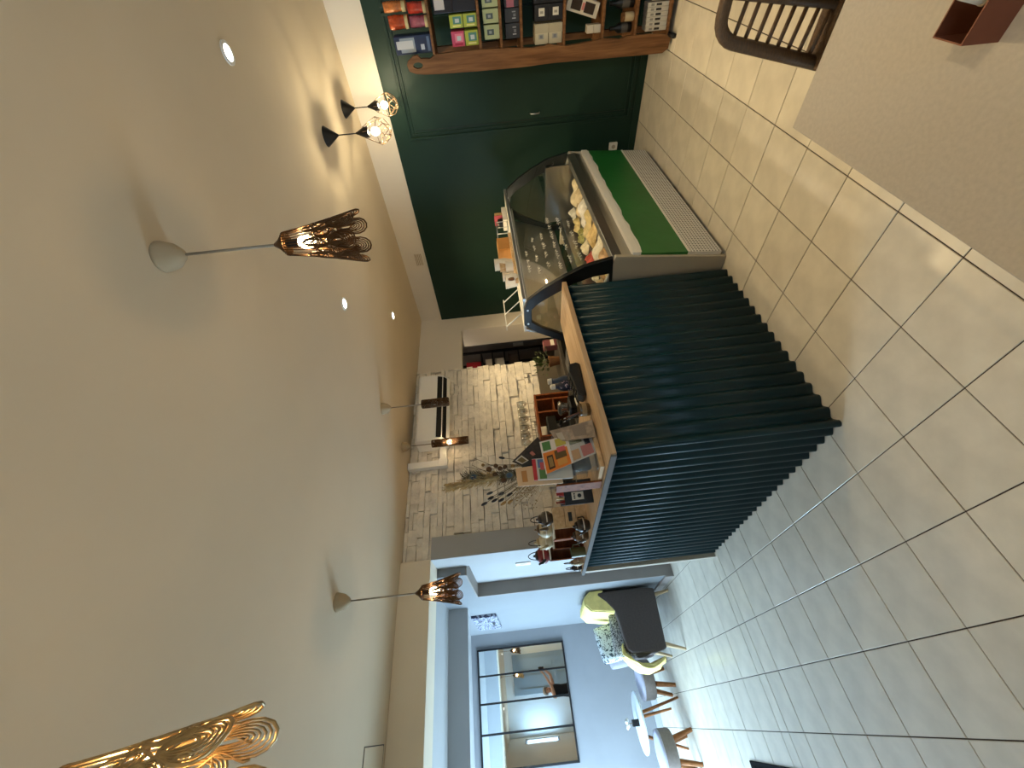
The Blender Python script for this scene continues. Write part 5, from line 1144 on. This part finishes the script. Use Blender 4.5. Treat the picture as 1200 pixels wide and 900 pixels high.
# copper box with paper napkins
cb = thing('copper_box', 'open copper coloured box holding white napkins on the beige table', 'napkin box', (-0.913, -0.361, 0.7505))
X, Y, H = 0.028, 0.14, 0.056
for a, b_ in (((-X, -0.002, 0), (X, 0, H)), ((-X, -Y, 0), (X, -Y+0.002, H)), ((-X, -Y+0.002, 0), (-X+0.002, -0.002, H)), ((X-0.002, -Y+0.002, 0), (X, -0.002, H))):
    MB().box(a, b_).build('wall_panel', 'copper', cb)
MB().box((-X+0.002, -Y+0.002, 0), (X-0.002, -0.002, 0.003)).build('base', 'copperin', cb)
for k in range(4):
    t = thing('rolled_napkin', 'rolled white napkin in the copper box, %s from the near end' % ('first', 'second', 'third', 'fourth')[k], 'napkin', (-0.913+(-0.008, 0.009, -0.012, 0.004)[k], -0.402-k*0.023, 0.755), 0.0, 'napkins in the copper box')
    MB().tube([(0, 0, 0), (0.001, -0.006, 0.035), (0.003, -0.016, 0.075)], [0.0065, 0.0075, 0.0085], 12).build('roll', cmat('napkin_cloth', (186, 178, 164), 0.85), t, smooth=True)
    MB().tube([(0.001, -0.006, 0.034), (0.0012, -0.0075, 0.041)], 0.0083, 12).build('band', cmat('napkin_band', (196, 176, 150), 0.8), t, smooth=True)
# rattan chair: open slatted back turned to us
ch = thing('rattan_chair', 'dark rattan chair with a slanted slat back behind the beige table', 'chair', (-0.28, -0.50, 0))
YC = -0.45; zt, zb = 0.758, 0.41
def bk(f, z):          # f: -1 .. 1 across the back, which narrows towards the top
    hw = 0.315-0.24*(z-0.42); return V((-0.10+0.10*(z-0.43), YC+f*hw, z))
rc = 0.055; out = [bk(1, zb), bk(1, 0.55), bk(1, zt-rc)]
for k in range(1, 6): a = rad(k*18); out.append(bk(1-0.21*(1-cos(a)), zt-rc+rc*sin(a)))
out += [bk(f_, zt) for f_ in (0.6, 0.2, -0.2, -0.6)]
for k in range(5, 0, -1): a = rad(k*18); out.append(bk(-1+0.21*(1-cos(a)), zt-rc+rc*sin(a)))
out += [bk(-1, zt-rc), bk(-1, 0.55), bk(-1, zb)]
MB().tube(out, 0.019, 10).build('back_frame', 'rattan', ch, smooth=True, w=True)
FP = (1.0, 0.55, 0.0, -0.55, -1.0)
for f_ in FP[1:4]: MB().tube([bk(f_, zb), bk(f_, zt)], 0.014, 8).build('back_post', 'rattan', ch, smooth=True, w=True)
MB().tube([bk(1, zb), bk(-1, zb)], 0.017, 8).build('back_rail', 'rattan', ch, smooth=True, w=True)
for a_, b_ in zip(FP[:4], FP[1:]):
    for k in range(9):
        z0 = zb+0.046+0.036*k
        if z0 < zt-0.03: MB().tube([bk(a_, z0), bk(b_, z0-0.014)], 0.0062, 6).build('slat', 'rattan', ch, smooth=True, w=True)
yl, yr = YC+0.32, YC-0.32
MB().box((-0.50, yr-0.01, 0.40), (-0.04, yl+0.01, 0.435)).build('seat', 'rattan', ch, bevel=0.012, w=True)
for (x, y) in ((-0.06, yl-0.01), (-0.06, yr+0.01), (-0.47, yl-0.02), (-0.47, yr+0.02)):
    MB().tube([(x, y, 0.41), (x+(0.04 if x > -0.2 else -0.02), y, 0.001)], [0.017, 0.014], 10).build('leg', 'rattan', ch, smooth=True, w=True)

# ================================================================ THE PHOTOGRAPHER (seen in the mirror)
fw3 = V((0.64, 0.768, 0)); rt3 = V((0.768, -0.64, 0))
ps = thing('person', 'grey haired person in a black sleeveless top raising a phone, seen in the mirror', 'person', (-2.24, -0.93, 0))
PO0 = V((-2.24, -0.93, 0))
bm = bmesh.new(); lay = bm.verts.layers.skin.verify()
def jv(p, r, par=None, root=False):
    v = bm.verts.new(V(p)-PO0); v[lay].radius = (r, r) if not isinstance(r, tuple) else r
    v[lay].use_root = root
    if par: bm.edges.new((par, v))
    return v
cen = V((-2.24, -0.93, 0))
pelv = jv(cen+V((0, 0, 0.80)), (0.135, 0.10), None, True)
waist = jv(cen+fw3*0.015+V((0, 0, 0.94)), (0.118, 0.088), pelv)
chest = jv(cen+fw3*0.03+V((0, 0, 1.09)), (0.128, 0.095), waist)
ush = jv(cen+fw3*0.035+V((0, 0, 1.185)), (0.085, 0.062), chest)
nk = jv(cen+fw3*0.05+V((0, 0, 1.24)), 0.045, ush)
jaw = jv(cen+fw3*0.085+V((0, 0, 1.292)), (0.054, 0.062), nk)
hd = jv(cen+fw3*0.078+V((0, 0, 1.355)), (0.068, 0.084), jaw)
crn = jv(cen+fw3*0.068+V((0, 0, 1.415)), (0.056, 0.066), hd)
nose0 = jv(cen+fw3*0.150+V((0, 0, 1.338)), 0.014, hd); jv(cen+fw3*0.172+V((0, 0, 1.322)), 0.010, nose0)
lens = CAM - RW[2]*0.014
for sgn in (-1, 1):
    ear = jv(cen+fw3*0.07+rt3*(sgn*0.074)+V((0, 0, 1.345)), 0.012, hd)
    hip = jv(cen+rt3*(sgn*0.078)+V((0, 0, 0.745)), 0.082, pelv)
    kne = jv(cen+rt3*(sgn*0.085)+fw3*0.02+V((0, 0, 0.41)), 0.052, hip)
    ank = jv(cen+rt3*(sgn*0.088)+V((0, 0, 0.075)), 0.036, kne)
    jv(cen+rt3*(sgn*0.10)+fw3*0.15+V((0, 0, 0.035)), 0.032, ank)
    sh = jv(cen+fw3*0.04+rt3*(sgn*0.150)+V((0, 0, 1.175)), 0.054, ush)
    wrist_p = lens - fw3*0.085 + rt3*(sgn*0.068) + V((0, 0, -0.105))
    shp = cen+fw3*0.04+rt3*(sgn*0.150)+V((0, 0, 1.175))
    elb_p = shp.lerp(wrist_p, 0.5)+rt3*(sgn*0.045)+V((0, 0, -0.07))
    elb = jv(elb_p, 0.039, sh); mid = jv(elb_p.lerp(wrist_p, 0.35), 0.036, elb); wri = jv(wrist_p, 0.026, mid)
    pal = jv(wrist_p+fw3*0.045+V((0, 0, 0.040)), (0.030, 0.018), wri)
    pp = wrist_p+fw3*0.045+V((0, 0, 0.040))
    for k in range(4):       # four fingers close round the back edge of the phone
        b0 = pp+fw3*(0.016-0.003*k)+rt3*(sgn*0.006)+V((0, 0, 0.040-0.020*k))
        f1 = jv(b0, 0.0095, pal); f2 = jv(b0+fw3*0.008+rt3*(-sgn*0.022)+V((0, 0, 0.006)), 0.0085, f1)
        jv(b0+fw3*(0.006-0.002*k)+rt3*(-sgn*(0.044-0.004*abs(k-1)))+V((0, 0, 0.004)), 0.0078, f2)
    th1 = jv(pp+rt3*(-sgn*0.022)-fw3*0.012+V((0, 0, 0.012)), 0.0105, pal)
    jv(pp+rt3*(-sgn*0.040)-fw3*0.010+V((0, 0, 0.042)), 0.0088, th1)
me = bpy.data.meshes.new('body'); bm.to_mesh(me); bm.free()
bo = bpy.data.objects.new('body', me); COL.objects.link(bo); bo.parent = ps
me.materials.append(mat('skin', (206, 160, 136), 0.55, var=0.04, scale=20))
q = bo.modifiers.new('skin', 'SKIN'); q.use_smooth_shade = True
q = bo.modifiers.new('subdivision', 'SUBSURF'); q.levels = 1; q.render_levels = 2
M['hair'] = mat('grey_hair', (150, 146, 142), 0.7, var=0.3, scale=60, bump=0.6, bscale=120)
M['topcloth'] = mat('black_jersey', (26, 26, 32), 0.85, var=0.1, scale=40)
def ell(c, a, b): return [c+rt3*(a*cos(2*pi*k/24))+fw3*(b*sin(2*pi*k/24)) for k in range(24)]
def loft(rings):
    m_ = MB(); vs_ = [p-PO0 for r_ in rings for p in r_]; n = 24
    return m_.add(vs_, [(i*n+k, i*n+(k+1) % n, (i+1)*n+(k+1) % n, (i+1)*n+k) for i in range(len(rings)-1) for k in range(n)])
loft([ell(cen+fw3*d_+V((0, 0, z_)), a_, b_) for z_, a_, b_, d_ in ((0.73, 0.172, 0.130, 0), (0.85, 0.160, 0.122, .005), (0.95, 0.146, 0.112, .015), (1.06, 0.156, 0.120, .03), (1.14, 0.168, 0.110, .035), (1.195, 0.150, 0.090, .036), (1.222, 0.088, 0.074, .04))]).build('top', 'topcloth', ps, smooth=True, solid=0.004)
for sgn in (-1, 1):
    MB().tube([cen-PO0+rt3*(sgn*0.080)+V((0, 0, z_))+fw3*f_ for z_, f_ in ((0.80, 0), (0.60, .01), (0.41, .02), (0.25, .01), (0.09, 0))], [0.098, 0.088, 0.070, 0.064, 0.060], 16).build('trouser_leg', mat('dark_trousers_%d' % (sgn+1), (44, 46, 56), 0.85), ps, smooth=True)
    MB().ball(cen-PO0+rt3*(sgn*0.096)+fw3*0.075+V((0, 0, 0.040)), 1, 14, 8, (0.050, 0.050, 0.040)).ball(cen-PO0+rt3*(sgn*0.10)+fw3*0.14+V((0, 0, 0.036)), 1, 14, 8, (0.046, 0.046, 0.036)).build('shoe', 'black', ps, smooth=True)
    e = cen+fw3*0.148+rt3*(sgn*0.030)+V((0, 0, 1.362))
    MB().ball(e-PO0, 0.011, 10, 8).build('eye', cmat('eye_dark', (40, 34, 32), 0.3), ps, smooth=True)
mo = cen+fw3*0.140+V((0, 0, 1.288))
MB().tube([mo-PO0-rt3*0.022, mo-PO0+fw3*0.006, mo-PO0+rt3*0.022], 0.005, 6).build('mouth', cmat('lips', (160, 90, 84), 0.5), ps, smooth=True)
hc_ = cen+fw3*0.055+V((0, 0, 1.385))
qm = Matrix((rt3, fw3, V((0, 0, 1)))).transposed().to_4x4()
hairm = MB()
def hairf(a, b):
    th_ = 2*pi*a; ph_ = pi*0.5-b*2.0
    front = max(0, sin(th_)); ph_ = max(ph_, -0.75+1.35*front**0.7)
    r_ = 1+0.03*sin(9*th_+4*b); return qm @ V((0.090*cos(ph_)*cos(th_)*r_, 0.106*cos(ph_)*sin(th_)*r_, 0.098*sin(ph_)*r_)) + (hc_-PO0)
hairm.grid(hairf, 28, 12).build('hair', 'hair', ps, smooth=True, solid=0.012)
# the phone in the hands, its lens is where the picture was taken from
upc = V((0, 0, 1)) - RW[2]*RW[2].z; upc.normalize(); rtc = RW[2].cross(upc).normalized()
pc_ = CAM - RW[2]*0.012 - upc*0.052 + rtc*0.022
ph = thing('phone', 'black phone held up by the person in the mirror', 'phone', tuple(pc_))
pm = Matrix((rtc, RW[2], upc)).transposed().to_4x4()
MB().box((-0.0375, -0.004, -0.0745), (0.0375, 0.004, 0.0745), pm).build('case', 'black', ph, bevel=0.003)
MB().box((-0.035, -0.0046, -0.071), (0.035, -0.0039, 0.071), pm).build('screen', cmat('phone_screen', (120, 116, 104), 0.1), ph)
for dx, dz in ((-0.022, 0.034), (-0.006, 0.043)):
    MB().tube([pm @ V((dx, 0.004, dz)), pm @ V((dx, 0.0055, dz))], 0.006, 12).build('lens_ring', 'blackmetal', ph)
